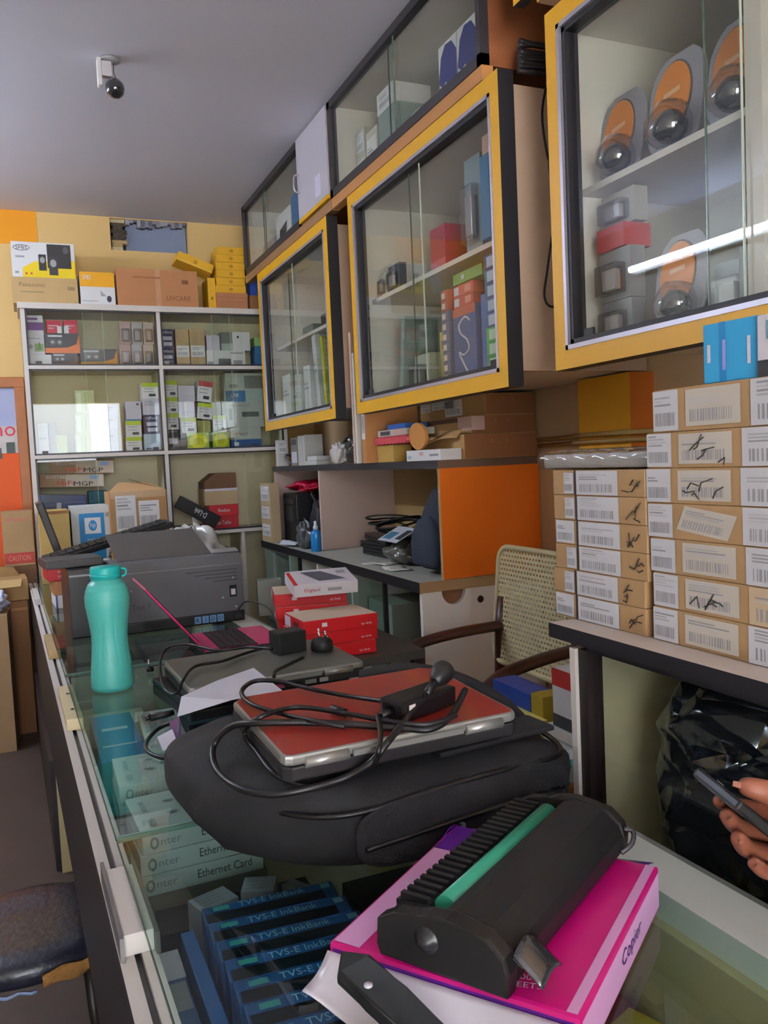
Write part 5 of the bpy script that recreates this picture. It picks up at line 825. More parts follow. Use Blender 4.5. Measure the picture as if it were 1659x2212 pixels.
# flat boxes left of it
o = carton('white_box', 'white and green box at the bottom of the small stack left of the printer', 'box', .15, .2, .052, (.155, 3.62, ON), WHITE, rz=R(3), decals=[('f', .55, 0, 1, .4, M('2a5a40', .5)), ('f', .0, .0, .05, 1, M('3a4f8a', .5)), ('f', .2, .45, .8, .7, M('c8c0cc', .6))]); o = carton('kraft_box', 'brown box in the middle of the small stack left of the printer', 'box', .17, .2, .055, (.16, 3.62, ON + .0525), M('a9754c', .7), rz=R(3)); o = carton('red_box', 'long red box with white lettering on top of the small stack left of the printer', 'box', .26, .2, .052, (.185, 3.64, ON + .108), M('b81a2c', .4), rz=R(5), decals=[('f', .72, 0, 1, 1, INK), ('f', 'T', 'Wireless N', .28, .68, .18, WHITE, .3), ('f', 'T', '150M Wireless Router', .4, .32, .18, WHITE, .52)], faces={'t': M('c9c2ba', .5)})
t = thing('keyboard', 'long black keyboard lying aslant across the red box and the printer tray', 'keyboard', (.30, 3.60, ON + .228), 0, rot=(R(4), R(-13), R(6))); mb = MB(); mb.box(-.27, .27, -.06, .06, 0, .024, PB, bev=.005); mb.build('case', t); mb = MB()
for i in range(17):
    for j in range(4): mb.box(-.25 + .0295 * i, -.225 + .0295 * i, -.05 + .026 * j, -.028 + .026 * j, .0242, .031, M('1f1f23', .4))
mb.build('key_bank', t)
t = thing('monitor', 'thin black screen seen edge-on, leaning behind the keyboard', 'monitor', (.165, 3.95, ON + .026), 0, rot=(0, R(-16), R(0))); mb = MB(); mb.box(-.016, .016, -.15, .15, .12, .40, M('2a2423', .5), bev=.006); mb.build('screen_shell', t); mb = MB(); mb.box(-.02, .02, -.03, .03, .0, .125, PB); mb.build('neck', t); mb = MB(); mb.box(-.06, .09, -.10, .10, -.0, .012, PB, bev=.004); mb.build('foot', t)
p = at(410, 1143, Y=3.4); blob('clear_bag', 'crumpled white-grey clear bag behind the printer tray', 'bag', (.62, 3.42, ON), .13, .12, .28, M('b9b9b5', .3, coat=.6), 41, .22)
# cartons on the far end of the counter
def fc(name, lab, u0, u1, vt, Y, d, m, zb=ON, **k): return onY(name, lab, 'box', u0, u1, vt, zb, Y, d, m, **k)
fc('cream_carton', 'cream carton with a teal patch at the far end of the counter', 83, 150, 1104, 4.35, .26, M('c9a866', .7), decals=[('f', .25, .1, .75, .40, M('3f8f86', .6)), ('f', 0, .96, 1, 1, KRAFT_D)])
fc('printer_carton', 'white carton with a big blue logo panel behind the leaning screen', 153, 236, 1093, 4.40, .24, M('d0d2d2', .55), decals=[('f', .2, .0, .86, .9, M('1f86c4', .45)), ('f', .34, .62, .76, .84, WHITE), ('f', 'D', .55, .73, .11, .075, M('1f86c4', .45)), ('f', 'T', 'hp', .55, .73, .09, WHITE, .14), ('f', 'T', 'invent', .55, .54, .04, LBL, .32), ('f', 'T', '4', .95, .3, .16, SLATE, .09), ('f', 'T', 'HI', .94, .87, .07, SLATE, .08)], faces={'l': M('b9bfc0', .55)})
bo, z = fc('taped_carton', 'large kraft carton with white papers taped on and open flaps, behind the printer', 236, 360, 1060, 4.33, .27, KRAFT, labels=[('f', .1, .52, .45, .95, 6), ('f', .5, .56, .86, .88, 3), ('f', .62, .34, .86, .54, 1), ('f', .2, .08, .72, .3, 8)], decals=[('f', .46, .3, .54, 1, TAPE), ('f', .02, .92, .98, 1, M('c2a078', .3, coat=.5))])
w = at(360, 1080, Y=4.33).x - at(236, 1080, Y=4.33).x; h = z - ON
mb = MB(); mb.hexa([(-w / 2, -.13, h), (w / 2, -.13, h), (w / 2, -.127, h), (-w / 2, -.127, h), (-w * .3, -.05, h + .045), (w * .2, -.05, h + .04), (w * .2, -.047, h + .04), (-w * .3, -.047, h + .045)], M('c29a6c', .8)); mb.build('open_flap', bo); mb = MB(); mb.hexa([(w / 2 - .003, -.12, h), (w / 2, -.12, h), (w / 2, .12, h), (w / 2 - .003, .12, h), (-.02, -.05, h + .055), (-.017, -.05, h + .055), (-.017, .1, h + .06), (-.02, .1, h + .06)], M('5f4530', .8)); mb.build('open_flap', bo)
# cartons and bits on the floor left of the counter
carton('floor_carton', 'tall brown carton on the floor against the far counter front', 'box', .14, .24, .66, (-.095, 4.55, FL), M('7a5230', .8, var=.12), rz=R(2), decals=[('f', .55, 0, .57, .4, KRAFT_D), ('f', 0, .93, 1, .95, KRAFT_D)])
carton('floor_carton', 'pale brown carton on the floor at the picture edge, left of the tall one', 'box', .22, .22, .64, (-.215, 4.29, FL), M('a68662', .8), rz=R(-3))
bo = carton('open_carton', 'tan carton with loose flaps on top of the tall brown carton', 'box', .17, .22, .105, (-.105, 4.56, FL + .661), M('a58457', .8), rz=R(3)); mb = MB(); mb.hexa([(-.085, -.11, .105), (.06, -.11, .105), (.06, -.108, .105), (-.085, -.108, .105), (-.095, -.15, .07), (.05, -.16, .075), (.05, -.158, .075), (-.095, -.148, .07)], M('b89866', .8)); mb.build('loose_flap', bo); mb = MB(); mb.hexa([(-.08, .05, .105), (.06, .05, .105), (.06, .052, .105), (-.08, .052, .105), (-.05, .06, .16), (.03, .06, .15), (.03, .062, .15), (-.05, .062, .16)], M('8f6f46', .8)); mb.build('loose_flap', bo)
carton('red_band_carton', 'kraft carton with a red band at the far end, between poster and counter', 'box', .15, .2, .285, (-.045, 4.86, FL + .801), M('a98a62', .8), rz=R(0), decals=[('f', .02, .04, .98, .24, M('b03a34', .6)), ('f', .12, .82, .88, .88, M('b57a64', .6)), ('f', 'T', 'CAUTION', .5, .14, .1, M('c98a74', .6), .7)])
carton('floor_carton', 'dark brown carton standing on the floor beneath the red-banded one', 'box', .15, .22, .80, (-.042, 4.86, FL), M('6a4a30', .8))
blob('packet', 'white and blue plastic packet lying on the pale brown carton', 'packet', (-.165, 4.28, FL + .6405), .06, .08, .09, M('c3c6e0', .3, coat=.4, var=.3, sc=40), 44, .3)
# stool with the torn seat
t = thing('stool', 'low stool with a torn dark blue cushion showing brown foam, in front of the counter', 'stool', (-.05, 1.92, FL)); mb = MB()
mb.surf(lambda a, b: Vector((.21 * math.cos(2 * PI * a) * math.sin(PI * b) ** .35, .18 * math.sin(2 * PI * a) * math.sin(PI * b) ** .35, .285 - .033 * math.copysign(abs(math.cos(PI * b)) ** .6, math.cos(PI * b)))), 44, 16, M('1b1d2a', .32, var=.3, sc=8, coat=.2, bump=.2), cu=True); mb.build('seat_cushion', t)
mb = MB(); mb.surf(lambda a, b: Vector((.214 * math.cos(R(-85 + 85 * a)), .184 * math.sin(R(-85 + 85 * a)), .262 + .028 * b + .004 * math.sin(23 * a + 5 * b))), 26, 5, M('8a6232', .9, var=.35, sc=40, bump=.8)); mb.build('torn_foam', t, solid=.006)
mb = MB(); mb.surf(lambda a, b: Vector((.216 * math.cos(R(-150 + 62 * a)), .186 * math.sin(R(-150 + 62 * a)), .258 + .006 * b + .003 * math.sin(31 * a))), 22, 3, M('7f90b4', .35, var=.5, sc=60)); mb.build('piping', t, solid=.004)
for k in range(4): a = R(45 + 90 * k); mb = MB(); mb.tube([(.15 * math.cos(a), .15 * math.sin(a), .25), (.17 * math.cos(a), .17 * math.sin(a), 0)], .012, M('2a2624', .4, metal=.5), 10); mb.build('leg', t)
# pink netbook
t = thing('netbook', 'open pink netbook with a black keyboard, its lid leaning left by the printer', 'laptop', (.548, 2.43, ON), R(0)); PK = M('c22a66', .35, coat=.3); mb = MB(); mb.box(-.115, .115, -.14, .14, .0, .022, PB, {'t': PK}, bev=.003); mb.build('base', t)
mb = MB()
for i in range(5):
    for j in range(12): mb.box(-.075 + .022 * i, -.056 + .022 * i, -.128 + .0214 * j, -.109 + .0214 * j, .0223, .0245, M('17171b', .4))
mb.build('key_bank', t)
mb = MB(); mb.box(-.006, .0, -.14, .14, .0, .245, PK, {'r': PB}, bev=.002); o = mb.build('lid', t); o.location = (-.113, 0, .022); o.rotation_euler = (0, R(-39), 0)
mb = MB(); mb.box(.0005, .0015, -.12, .12, .03, .225, M('0c0c10', .1)); mb.build('screen', o)
# silver laptop on a dark one
t = thing('closed_laptop', 'dark closed laptop underneath the silver one', 'laptop', (.455, 1.90, ON), R(8)); mb = MB(); mb.box(-.19, .19, -.14, .14, 0, .022, PB, bev=.004); mb.build('base', t); mb = MB(); mb.box(-.19, .19, -.14, .14, .023, .038, M('1d1f26', .35), bev=.004); mb.build('lid', t)
SLV = M('9b9a96', .32, metal=.55, var=.04); SLD = M('6f706b', .4, metal=.4, var=.06)
def laptop(label, loc, rot, w, d, topm, nports):
    t = thing('closed_laptop', label, 'laptop', loc, rot=rot)
    mb = MB(); mb.prism([(-w / 2 + .01, 0), (w / 2 - .01, 0), (w / 2, .01), (w / 2, d - .015), (w / 2 - .015, d), (-w / 2 + .015, d), (-w / 2, d - .015), (-w / 2, .01)], 0, .019, M('1f1d20', .4), bev=.003); b = mb.build('base', t)
    mb = MB()
    for i in range(nports): x = w * (-.12 + .085 * i) ; mb.box(x, x + w * (.05 if i % 3 else .065), -.0012, .004, .004, .013, (SLV, M('8a3a5a', .4), PB, SLV, GREY)[i % 5])
    mb.build('port_row', b)
    mb = MB(); mb.prism([(-w / 2 + .012, .002), (w / 2 - .012, .002), (w / 2 - .003, .006), (w / 2, .016), (w / 2, d - .02), (w / 2 - .02, d), (-w / 2 + .02, d), (-w / 2, d - .02), (-w / 2, .016), (-w / 2 + .003, .006)], .0195, .033, SLV, bev=.004, top=topm); l = mb.build('lid', t)
    for x0, x1 in ((-w * .42, -w * .25), (w * .25, w * .42)): mb = MB(); mb.tube([(x0, .002, .022), (x1, .002, .022)], .0075, SLV, 14); mb.build('hinge_cover', t)
    mb = MB(); mb.box(-w * .235, w * .235, -.004, .003, .0195, .027, SLV); mb.build('rear_trim', t); return t
laptop('silver-grey closed laptop with chrome hinges, on top of the dark one', (.485, 1.735, ON + .0395), (R(1), 0, R(2)), .40, .285, SLD, 5)
t = thing('power_adapter', 'square black power adapter lying on the silver laptop', 'adapter', (.560, 1.93, ON + .0765), R(8)); mb = MB(); mb.box(-.036, .036, -.03, .03, 0, .052, M('1a1b1c', .45), bev=.003); mb.build('block', t)
t = thing('power_plug', 'black three-pin plug lying on its back by the square adapter', 'plug', (.635, 1.895, ON + .0765), R(15)); mb = MB(); mb.lathe([(0, 0), (.025, 0), (.028, .004), (.026, .022), (.020, .028), (0, .029)], M('202021', .45), 20); mb.build('body', t); mb = MB(); ch = M('c9c9c9', .2, metal=.9)
for x, y, l in ((-.009, -.004, .018), (.009, -.004, .018), (0, .01, .024)): mb.tube([(x, y, .028), (x, y, .028 + l)], .003, ch, 10)
mb.build('pins', t)
CB = M('121013', .4)
def lidpt(u, v, dz):                                                          # on the slightly tipped lid of the red laptop
    z = TLa + dz
    for _ in range(6): q = at(u, v, Z=z); z = TLa + dz + math.tan(R(2.5)) * (q.y - .985)
    return q
def cable(name, lab, pts, r=.0035, m=CB, k=7, lift=0.): mb = MB(); mb.tube(spline([lidpt(u, v, z - TLa + lift) if z >= TLA0 else at(u, v, Z=z) for u, v, z in pts], k), r, m, 8); return tag(mb.build(name), lab, 'cable')
zl = 1.022; TLa = 1.1085; TLA0 = TLa + .003
cable('adapter_lead', 'thin black lead looping over the silver laptop from the square adapter', [(590, 1395, zl + .01), (540, 1408, zl + .003), (480, 1428, zl + .003), (420, 1440, zl + .003), (395, 1470, zl), (388, 1490, zl - .02), (372, 1500, ON + .045), (352, 1480, ON + .05), (346, 1430, ON + .05), (362, 1400, ON + .05), (405, 1392, zl + .003), (470, 1405, zl + .003), (530, 1398, zl + .006), (588, 1402, zl + .01)])
cable('plug_lead', 'black lead from the three-pin plug trailing over the silver laptop', [(655, 1420, zl + .008), (620, 1437, zl + .004), (595, 1450, zl + .004), (592, 1462, zl + .004)], .004)
cable('netbook_lead', 'fine black lead arching from the netbook to the square adapter', [(505, 1335, ON + .03), (530, 1300, ON + .10), (575, 1310, ON + .10), (598, 1345, ON + .09), (600, 1370, zl + .045)], .0022)
t = thing('jack_plug', 'small black jack with a silver tip standing up on the glass by the dark laptop', 'plug', tuple(at(322, 1452, Z=ON)), rot=(0, 0, 0)); mb = MB(); mb.tube([(-.006, 0, .007), (.012, .0, .007)], .0065, CB, 10); mb.build('moulded_body', t); mb = MB(); mb.tube([(.0, 0, .012), (.001, 0, .034)], .0028, ch, 10); mb.build('metal_tip', t)
mb = MB(); P = [at(383, 1548, Z=1.03), at(392, 1505, Z=1.045), at(470, 1470, Z=1.05), at(548, 1443, Z=1.06), at(610, 1492, Z=1.072), at(500, 1512, Z=1.066)]; mb.face(P, M('d6d6e2', .6)); o = mb.build('paper_sheet', fix=False, solid=.0008); tag(o, 'folded white paper sheet between the silver laptop and the black backpack', 'paper')
# red boxes by the desk
t = thing('side_table', 'narrow side table behind the counter carrying the red router boxes', 'table', (0, 0, 0)); mb = MB(); mb.box(.731, .99, 2.06, 2.62, .915, .9395, M('45423e', .5)); mb.build('table_top', t)
for x in (.74, .97):
    for y in (2.08, 2.60): mb = MB(); mb.box(x - .012, x + .012, y - .012, y + .012, FL, .915, DKP); mb.build('leg', t)
RB = M('c4161e', .42, var=.06); PT = M('cdb9a4', .6)
def redbox(lab, x, y, zb, rz, white=True): return carton('router_box', lab, 'box', .215, .17, .036, (x, y, zb), RB, rz=R(rz), faces={'t': PT}, decals=[('l', .05, .1, .35, .9, LBL), ('l', .5, .3, .75, .7, M('5a1a14', .5)), ('f', .24, .45, .31, .75, WHITE), ('f', 'T', 'tp-link', .84, .3, .22, WHITE, .15)], group='red router boxes in the two counter stacks')
for i, n in enumerate(('bottom', 'middle', 'top')): redbox(n + ' red router box in the front stack beside the silver laptop', .755 + .003 * i, 2.19 - .002 * i, ON + .0365 * i, (0, 3, 1)[i])
for i, n in enumerate(('bottom', 'second', 'third', 'top')): redbox(n + ' red router box in the rear stack under the white modem box', .79 - .004 * i, 2.42 + .01 * (i % 2), ON + .0365 * i, (-14, -12, -15, -13)[i]) if i < 4 else None
o = carton('modem_box', 'white and red box with a grey modem picture lying on the red router boxes', 'box', .19, .14, .036, (.79, 2.34, ON + .157), M('d3cdd3', .5), rot=(R(10), 0, R(-6)), decals=[('t', 'P', [(.22, .85), (.55, .85), (.85, .22), (.42, .18)], M('50525c', .5)), ('t', 0, .0, .06, .9, RB), ('t', .78, .6, .92, .8, GREY), ('f', 'T', 'Digisol', .28, .5, .35, RED, .24), ('f', .52, .36, .74, .6, GREY)])
o = carton('grey_device', 'light grey upright box by the counter edge beyond the netbook', 'device', .085, .06, .125, (.655, 2.86, ON), M('8a918c', .5), rz=R(-12), faces={'l': M('5a5d5b', .5)}); o.location = (at(583, 1300, Y=2.86).x, 2.86, ON)
carton('paper_slip', 'small white paper slip between the netbook and the red router boxes', 'paper', .06, .05, .004, (.672, 2.062, ON), WHITE, rz=R(20))
# ------------------------------------------------------------------ black backpack with the red laptop
BP = M('18161a', .78, var=.25, sc=40, bump=.12, bsc=220); BPL = M('1d1b20', .85, var=.25, sc=60, bump=.3, bsc=320)
t = thing('backpack', 'large black backpack lying flat on the counter under the red laptop', 'bag', (.458, 1.212, ON), R(5))
def bp(a, b):
    th, p = 2 * PI * a, PI * b; s = lambda x, e: math.copysign(abs(x) ** e, x)
    w = s(math.sin(p), .32); x = .274 * s(math.cos(th), .42) * w; y = .256 * s(math.sin(th), .42) * w; z = .064 - .064 * s(math.cos(p), .55)
    cut = max(0, (-x - y) - .33) * .5; x += cut; y += cut * .35                # the near left corner is drawn in
    sag = 1 - .16 * max(0, (abs(x) - .16) / .1) - .10 * max(0, (-y - .12) / .11) - .10 * max(0, (y - .1) / .13)
    k = .25 + .75 * min(1, z / .06); f = .005 * math.sin(19 * x + 7 * y) + .004 * math.sin(27 * y - 11 * x + 40 * z) + .003 * math.sin(61 * z + 14 * x)
    r = Vector((x, y, 0)).length or 1; return Vector((x * (1 + f * 2 * k), y * (1 + f * 2 * k), max(0, z * sag + (f if z > .09 else 0))))
mb = MB(); mb.surf(bp, 72, 40, BP, cu=True); mb.build('body', t)
mb = MB(); mb.surf(lambda a, b: (lambda th, p: Vector((.04 + .17 * math.copysign(abs(math.cos(th)) ** .5, math.cos(th)) * math.sin(p) ** .4, -.250 - .010 * (math.sin(th) * -1 if math.sin(th) < 0 else -.2 * math.sin(th)) * math.sin(p) ** .5 + .004 * math.sin(14 * th), .052 - .042 * math.copysign(abs(math.cos(p)) ** .6, math.cos(p)))))(2 * PI * a, PI * b), 40, 18, BPL, cu=True); mb.build('front_pocket', t)
mb = MB(); mb.tube(spline([(-.245, .10, .085), (-.25, -.02, .085), (-.20, -.17, .082), (-.13, -.240, .086), (.0, -.249, .094), (.12, -.250, .096), (.21, -.238, .094), (.256, -.12, .09), (.255, .05, .088)], 8), .0042, M('0e0d0f', .35), 6); mb.build('zip_line', t)
mb = MB(); mb.tube(spline([(-.12, -.258, .044), (.0, -.2615, .050), (.12, -.2615, .054), (.20, -.255, .05)], 8), .0035, M('0b0b0c', .35), 6); mb.build('pocket_zip', t)
mb = MB(); pts = spline([(.10, .19, .130), (.20, .19, .128), (.262, .10, .118), (.285, -.02, .09), (.285, -.11, .045), (.27, -.17, .015)], 6); mb.surf(lambda a, b: pts[min(len(pts) - 1, int(a * (len(pts) - 1) + .5))] + Vector((.026 * (b - .5), .05 * (b - .5), .004)), len(pts), 4, BPL); mb.build('shoulder_strap', t, solid=.010)
mb = MB(); mb.box(.015, .021, -.270, -.263, .030, .048, M('9a9a9c', .3, metal=.7)); mb.build('zip_pull', t)
mb = MB(); mb.box(.02, .22, -.215, -.15, .118, .126, BP, bev=.003); mb.build('back_pad', t)
laptop('red closed laptop with silver hinges on the black backpack', (.444, .985, ON + .134), (R(2.5), R(0), R(1.5)), .345, .262, M('8a2a22', .38, var=.12, sc=10, coat=.25), 0)
TLa = 1.1085
cable('black_cable', 'thick black power cable looping from the plug over the red laptop and round the backpack', [(1005, 1490, TLa + .03), (975, 1545, TLa + .012), (930, 1575, TLa + .006), (860, 1572, TLa + .006), (700, 1562, TLa + .006), (560, 1562, TLa + .006), (500, 1570, TLa - .005), (462, 1610, TLa - .035), (466, 1660, TLa - .05), (510, 1700, TLa - .05), (580, 1716, TLa - .05), (660, 1705, TLa - .045), (740, 1682, TLa - .04), (800, 1648, TLa - .02), (840, 1600, TLa + .006), (880, 1550, TLa + .012), (920, 1500, TLa + .03), (945, 1470, TLa + .045)], .0048)
cable('black_cable', 'thinner black cable crossing the red laptop from the adapter to a barrel tip', [(830, 1515, TLa + .015), (760, 1505, TLa + .006), (680, 1490, TLa + .006), (600, 1472, TLa + .006), (548, 1472, TLa + .006), (522, 1495, TLa + .006), (545, 1522, TLa + .006), (620, 1545, TLa + .006), (690, 1560, TLa + .010), (745, 1570, TLa + .006)], .0036, lift=.002)
cable('black_cable', 'black cable running down over the hinge of the red laptop', [(815, 1545, TLa + .008), (822, 1580, TLa + .006), (818, 1620, TLa + .004), (808, 1650, TLa - .022), (770, 1675, TLa - .045), (700, 1700, TLa - .05), (640, 1692, TLa - .045), (590, 1670, TLa - .036), (555, 1625, TLa - .028), (528, 1585, TLa - .015), (560, 1550, TLa + .006), (640, 1528, TLa + .006), (740, 1540, TLa + .006), (830, 1556, TLa + .006), (920, 1565, TLa + .006), (985, 1545, TLa + .008)], .0036, lift=.006)
t = thing('laptop_charger', 'black laptop charger brick with a white label lying on the red laptop', 'adapter', tuple(lidpt(905, 1535, .001)), rot=(R(2.5), 0, R(22))); mb = MB(); mb.box(-.055, .055, -.024, .024, 0, .029, CB, bev=.006); b = mb.build('block', t); mb = MB(); mb.box(-.046, -.034, -.0248, -.0241, .012, .024, M('d8c8c4', .5)); mb.build('label_patch', b)
mb = MB(); mb.tube([(-.056, 0, .014), (-.078, -.002, .012)], .007, CB, 10, r1=.004); mb.build('cable_sleeve', t)
t = thing('barrel_tip', 'black barrel connector with a silver tip on the red laptop', 'plug', tuple(lidpt(745, 1545, .0045)), R(-75)); mb = MB(); mb.tube([(-.03, 0, .003), (.0, 0, .003)], .0065, CB, 10); mb.build('moulded_body', t); mb = MB(); mb.tube([(.0, 0, .003), (.016, 0, .002)], .0042, M('b59a80', .25, metal=.9), 10); mb.build('metal_tip', t)
pa = at(905, 1515, Z=TLa + .034); pb = at(953, 1456, Z=TLa + .055)
dz_ = (pb - pa).normalized(); t = thing('mains_plug', 'chunky black mains plug propped on the charger brick', 'plug', tuple(pb)); t.rotation_euler = dz_.to_track_quat('Z', 'Y').to_euler()
mb = MB(); mb.lathe([(0, -.022), (.007, -.022), (.011, -.014), (.015, -.006), (.0165, .004), (.0155, .012), (0, .013)], M('151315', .45), 20); mb.build('body', t)
mb = MB(); mb.tube([(0, 0, -.021), (0, -.001, -.035), (0, -.002, -.05)], .0062, CB, 10, r1=.005); mb.build('cable_sleeve', t)
# cable and wrapper left of the backpack
cable('usb_cable', 'black cable curled on the glass left of the backpack', [(378, 1560, ON + .02), (345, 1572, ON + .006), (318, 1600, ON + .005), (318, 1622, ON + .005), (345, 1636, ON + .005), (385, 1640, ON + .005)], .0042)
t = thing('cable_plug', 'black cable plug lying on the glass left of the backpack', 'plug', tuple(at(345, 1546, Z=ON + .012)), R(5)); mb = MB(); mb.tube([(-.02, 0, 0), (.012, 0, 0), (.03, 0, .002)], .009, CB, 10, r1=.006); mb.build('moulded_body', t); mb = MB(); mb.tube([(-.03, 0, 0), (-.019, 0, 0)], .006, M('3a3a3e', .3, metal=.6), 8); mb.build('metal_tip', t)
mb = MB(); P = [at(u, v, Z=z) for u, v, z in ((366, 1560, .965), (388, 1548, .985), (392, 1600, .985), (392, 1690, .965), (375, 1680, .946), (362, 1640, .946), (378, 1610, .955))]; mb.face(P, M('5a2a74', .35, coat=.5)); o = mb.build('purple_wrapper', fix=False, solid=.001); tag(o, 'torn purple wrapper tucked under the left side of the backpack', 'wrapper')
mb = MB(); mb.face([at(u, v, Z=z) for u, v, z in ((340, 1592, .944), (372, 1575, .972), (385, 1608, .972), (352, 1622, .944))], M('d3cfe0', .6)); o = mb.build('paper_scrap', fix=False, solid=.0008); tag(o, 'white paper scrap inside the curl of the black cable', 'paper')
# ------------------------------------------------------------------ paper ream, toner cartridge, wrapping
MAG = M('c20d74', .38, var=.08, sc=6, coat=.25); PNK2 = M('e6aadd', .4, var=.05, coat=.2); PUR2 = M('5a1f86', .35, var=.15, coat=.4)
RZ = R(36); RC = Vector((.444, .753, ON))
t = thing('paper_ream', 'magenta-wrapped ream of copier paper under the toner cartridge', 'paper ream', tuple(RC), RZ)
L2, W2, H2 = .147, .129, .050
mb = MB(); mb.box(-L2, L2, -W2, W2, 0, H2, MAG, {'f': PNK2, 'k': PNK2, 'l': PUR2, 'r': PUR2}, bev=.005); mb.face([(-L2 + .004, W2 - .034, H2 + .0005), (L2 - .07, W2 - .034, H2 + .0005), (L2 - .07, W2 - .004, H2 + .0005), (-L2 + .004, W2 - .004, H2 + .0005)], PNK2); mb.face([(L2 - .07, W2 - .034, H2 + .0005), (L2 - .004, W2 - .034, H2 + .0005), (L2 - .004, W2 - .004, H2 + .0005), (L2 - .07, W2 - .004, H2 + .0005)], PUR2); mb.face([(-L2 + .004, -W2 + .004, H2 + .0005), (L2 - .004, -W2 + .004, H2 + .0005), (L2 - .004, -W2 + .014, H2 + .0005), (-L2 + .004, -W2 + .014, H2 + .0005)], PNK2); o = mb.build('wrapped_stack', t, fix=False)
mb = MB(); mb.text('Copier', (.02, -W2 - .0009, .026), (1, 0, 0), (0, 0, 1), .020, PUR2, .075); mb.text('500', (-.115, -.065, H2 + .0009), (.25, -1, 0), (1, .25, 0), .008, LBL); mb.text('SHEETS', (-.126, -.068, H2 + .0009), (.25, -1, 0), (1, .25, 0), .008, LBL); mb.text('O', (-.01, W2 - .02, H2 + .0012), (1, 0, 0), (0, 1, 0), .014, LBL); mb.build('printed_text', o, fix=False)
mb = MB(); mb.surf(lambda a, b: Vector((L2 + .002 + .055 * a, -W2 + .02 + (2 * W2 - .03) * b, H2 - .006 - .028 * a + .008 * math.sin(7 * b + 2 * a) * a)), 9, 14, PUR2); mb.build('end_flap', t, solid=.0012)
mb = MB(); mb.surf(lambda a, b: Vector((L2 - .05 + .06 * a, W2 - .004 + .018 * b, H2 - .02 + .03 * math.sin(PI * a) * (1 - b) + .004 * math.sin(9 * a))), 9, 5, M('5a1a94', .3, coat=.5)); mb.build('side_tuck', t, solid=.0012)
mb = MB(); mb.surf(lambda a, b: Vector((-L2 - .002 - .045 * a, -W2 + 2 * W2 * b, H2 - .008 - .026 * a + .010 * math.sin(11 * b + 3 * a) * a)), 10, 26, M('d9d3dc', .3, coat=.5, var=.1)); mb.build('torn_end', t, solid=.001)
# toner cartridge
TZ = R(32); TC = Vector((.460, .756, ON + H2 + .0012)); t = thing('toner_cartridge', 'black toner cartridge with a green drum strip lying on the magenta ream', 'cartridge', tuple(TC), TZ)
TB = M('141315', .5, var=.2, sc=30); TG = M('16b088', .35, var=.03); L3 = .144; XM = Matrix(((0, 0, 1, 0), (1, 0, 0, 0), (0, 1, 0, 0), (0, 0, 0, 1)))
mb = MB(); mb.prism([(-.070, .006), (-.064, .0), (.060, .0), (.066, .006), (.066, .030), (.060, .040), (.028, .044), (.026, .036), (.004, .036), (.002, .052), (-.012, .056), (-.046, .050), (-.066, .034), (-.070, .024)], -L3, L3, TB, mtx=XM, bev=.002); b = mb.build('housing', t)
mb = MB(); mb.tube([(-L3 + .022, .015, .040), (L3 - .02, .015, .040)], .0125, M('2f8f74', .3, var=.04), 24); mb.build('drum', t)
mb = MB()
for i in range(22):
    x = -L3 + .014 + .0122 * i; mb.box(x, x + .006, .030, .062, .040, .048, TB); mb.box(x + .002, x + .009, .062, .069, .012, .038, TB)
mb.build('guide_ribs', t)
mb = MB(); mb.surf(lambda a, b: Vector((-L3 - .010 + .042 * a, -.072 - .028 * b, .036 - .022 * b + .006 * math.sin(PI * a))), 10, 6, M('2a2a2e', .18, coat=.8)); mb.build('shutter_wing', t, solid=.0015)
for s, n in ((-1, 'near'), (1, 'far')):
    mb = MB(); mb.prism([(-.070, .0), (.066, .0), (.070, .010), (.068, .036), (.050, .046), (.026, .048), (.012, .054), (-.010, .057), (-.036, .052), (-.052, .050), (-.068, .036), (-.072, .022)], min(s * L3, s * (L3 + .020)), max(s * L3, s * (L3 + .016)), M('171617', .42, var=.2), mtx=XM, bev=.003); e = mb.build('end_cap', t)
    mb = MB(); mb.lathe([(0, 0), (.016, 0), (.017, .003), (.009, .005), (.006, .010), (0, .011)], M('1c1c20', .3), 24, mtx=Matrix.Translation((s * (L3 + .016), .012, .030)) @ Matrix.Rotation(s * PI / 2, 4, 'Y')); mb.build('drive_gear', e)
    mb = MB(); mb.tube(spline([(s * (L3 + .004), -.070, .030), (s * (L3 + .006), -.080, .028), (s * (L3 - .008), -.083, .020), (s * (L3 - .020), -.074, .012)], 6), .003, M('2c2c30', .25, coat=.5), 8); mb.build('shutter_arm', e)
# black foam strip and white film at the near end of the ream
t = thing('foam_strip', 'flat black strip lying over the torn near end of the ream', 'strip', (0, 0, 0)); q = [at(u, v, Z=z) for u, v, z in ((738, 2075, 1.0), (800, 2085, 1.005), (880, 2160, 1.005), (985, 2260, 1.0), (880, 2275, .985), (790, 2185, .985), (730, 2130, .985))]
mb = MB(); n = len(q); v1 = [mb.bm.verts.new(p + Vector((0, 0, .012))) for p in q]; v0 = [mb.bm.verts.new(p) for p in q]; i_ = mb.mi(M('101012', .45)); fs = [mb.bm.faces.new(v1), mb.bm.faces.new(list(reversed(v0)))] + [mb.bm.faces.new((v0[i], v0[(i + 1) % n], v1[(i + 1) % n], v1[i])) for i in range(n)]
for f in fs: f.material_index = i_
bmesh.ops.bevel(mb.bm, geom=list({e for f in fs[:2] for e in f.edges}), offset=.004, segments=3, profile=.6, affect='EDGES'); mb.build('strip', t); mb = MB(); mb.lathe([(0, 0), (.004, 0), (.004, .0015), (0, .002)], LBL, 10, tuple(at(797, 2160, Z=1.005) + Vector((0, 0, .0125)))); mb.build('rivet', t)
p = at(800, 2230, Z=ON); blob('white_film', 'crumpled white plastic film under the black strip at the near end of the ream', 'film', (.255, .60, ON), .04, .06, .04, M('d6d6d8', .35, coat=.4), 61, .4)
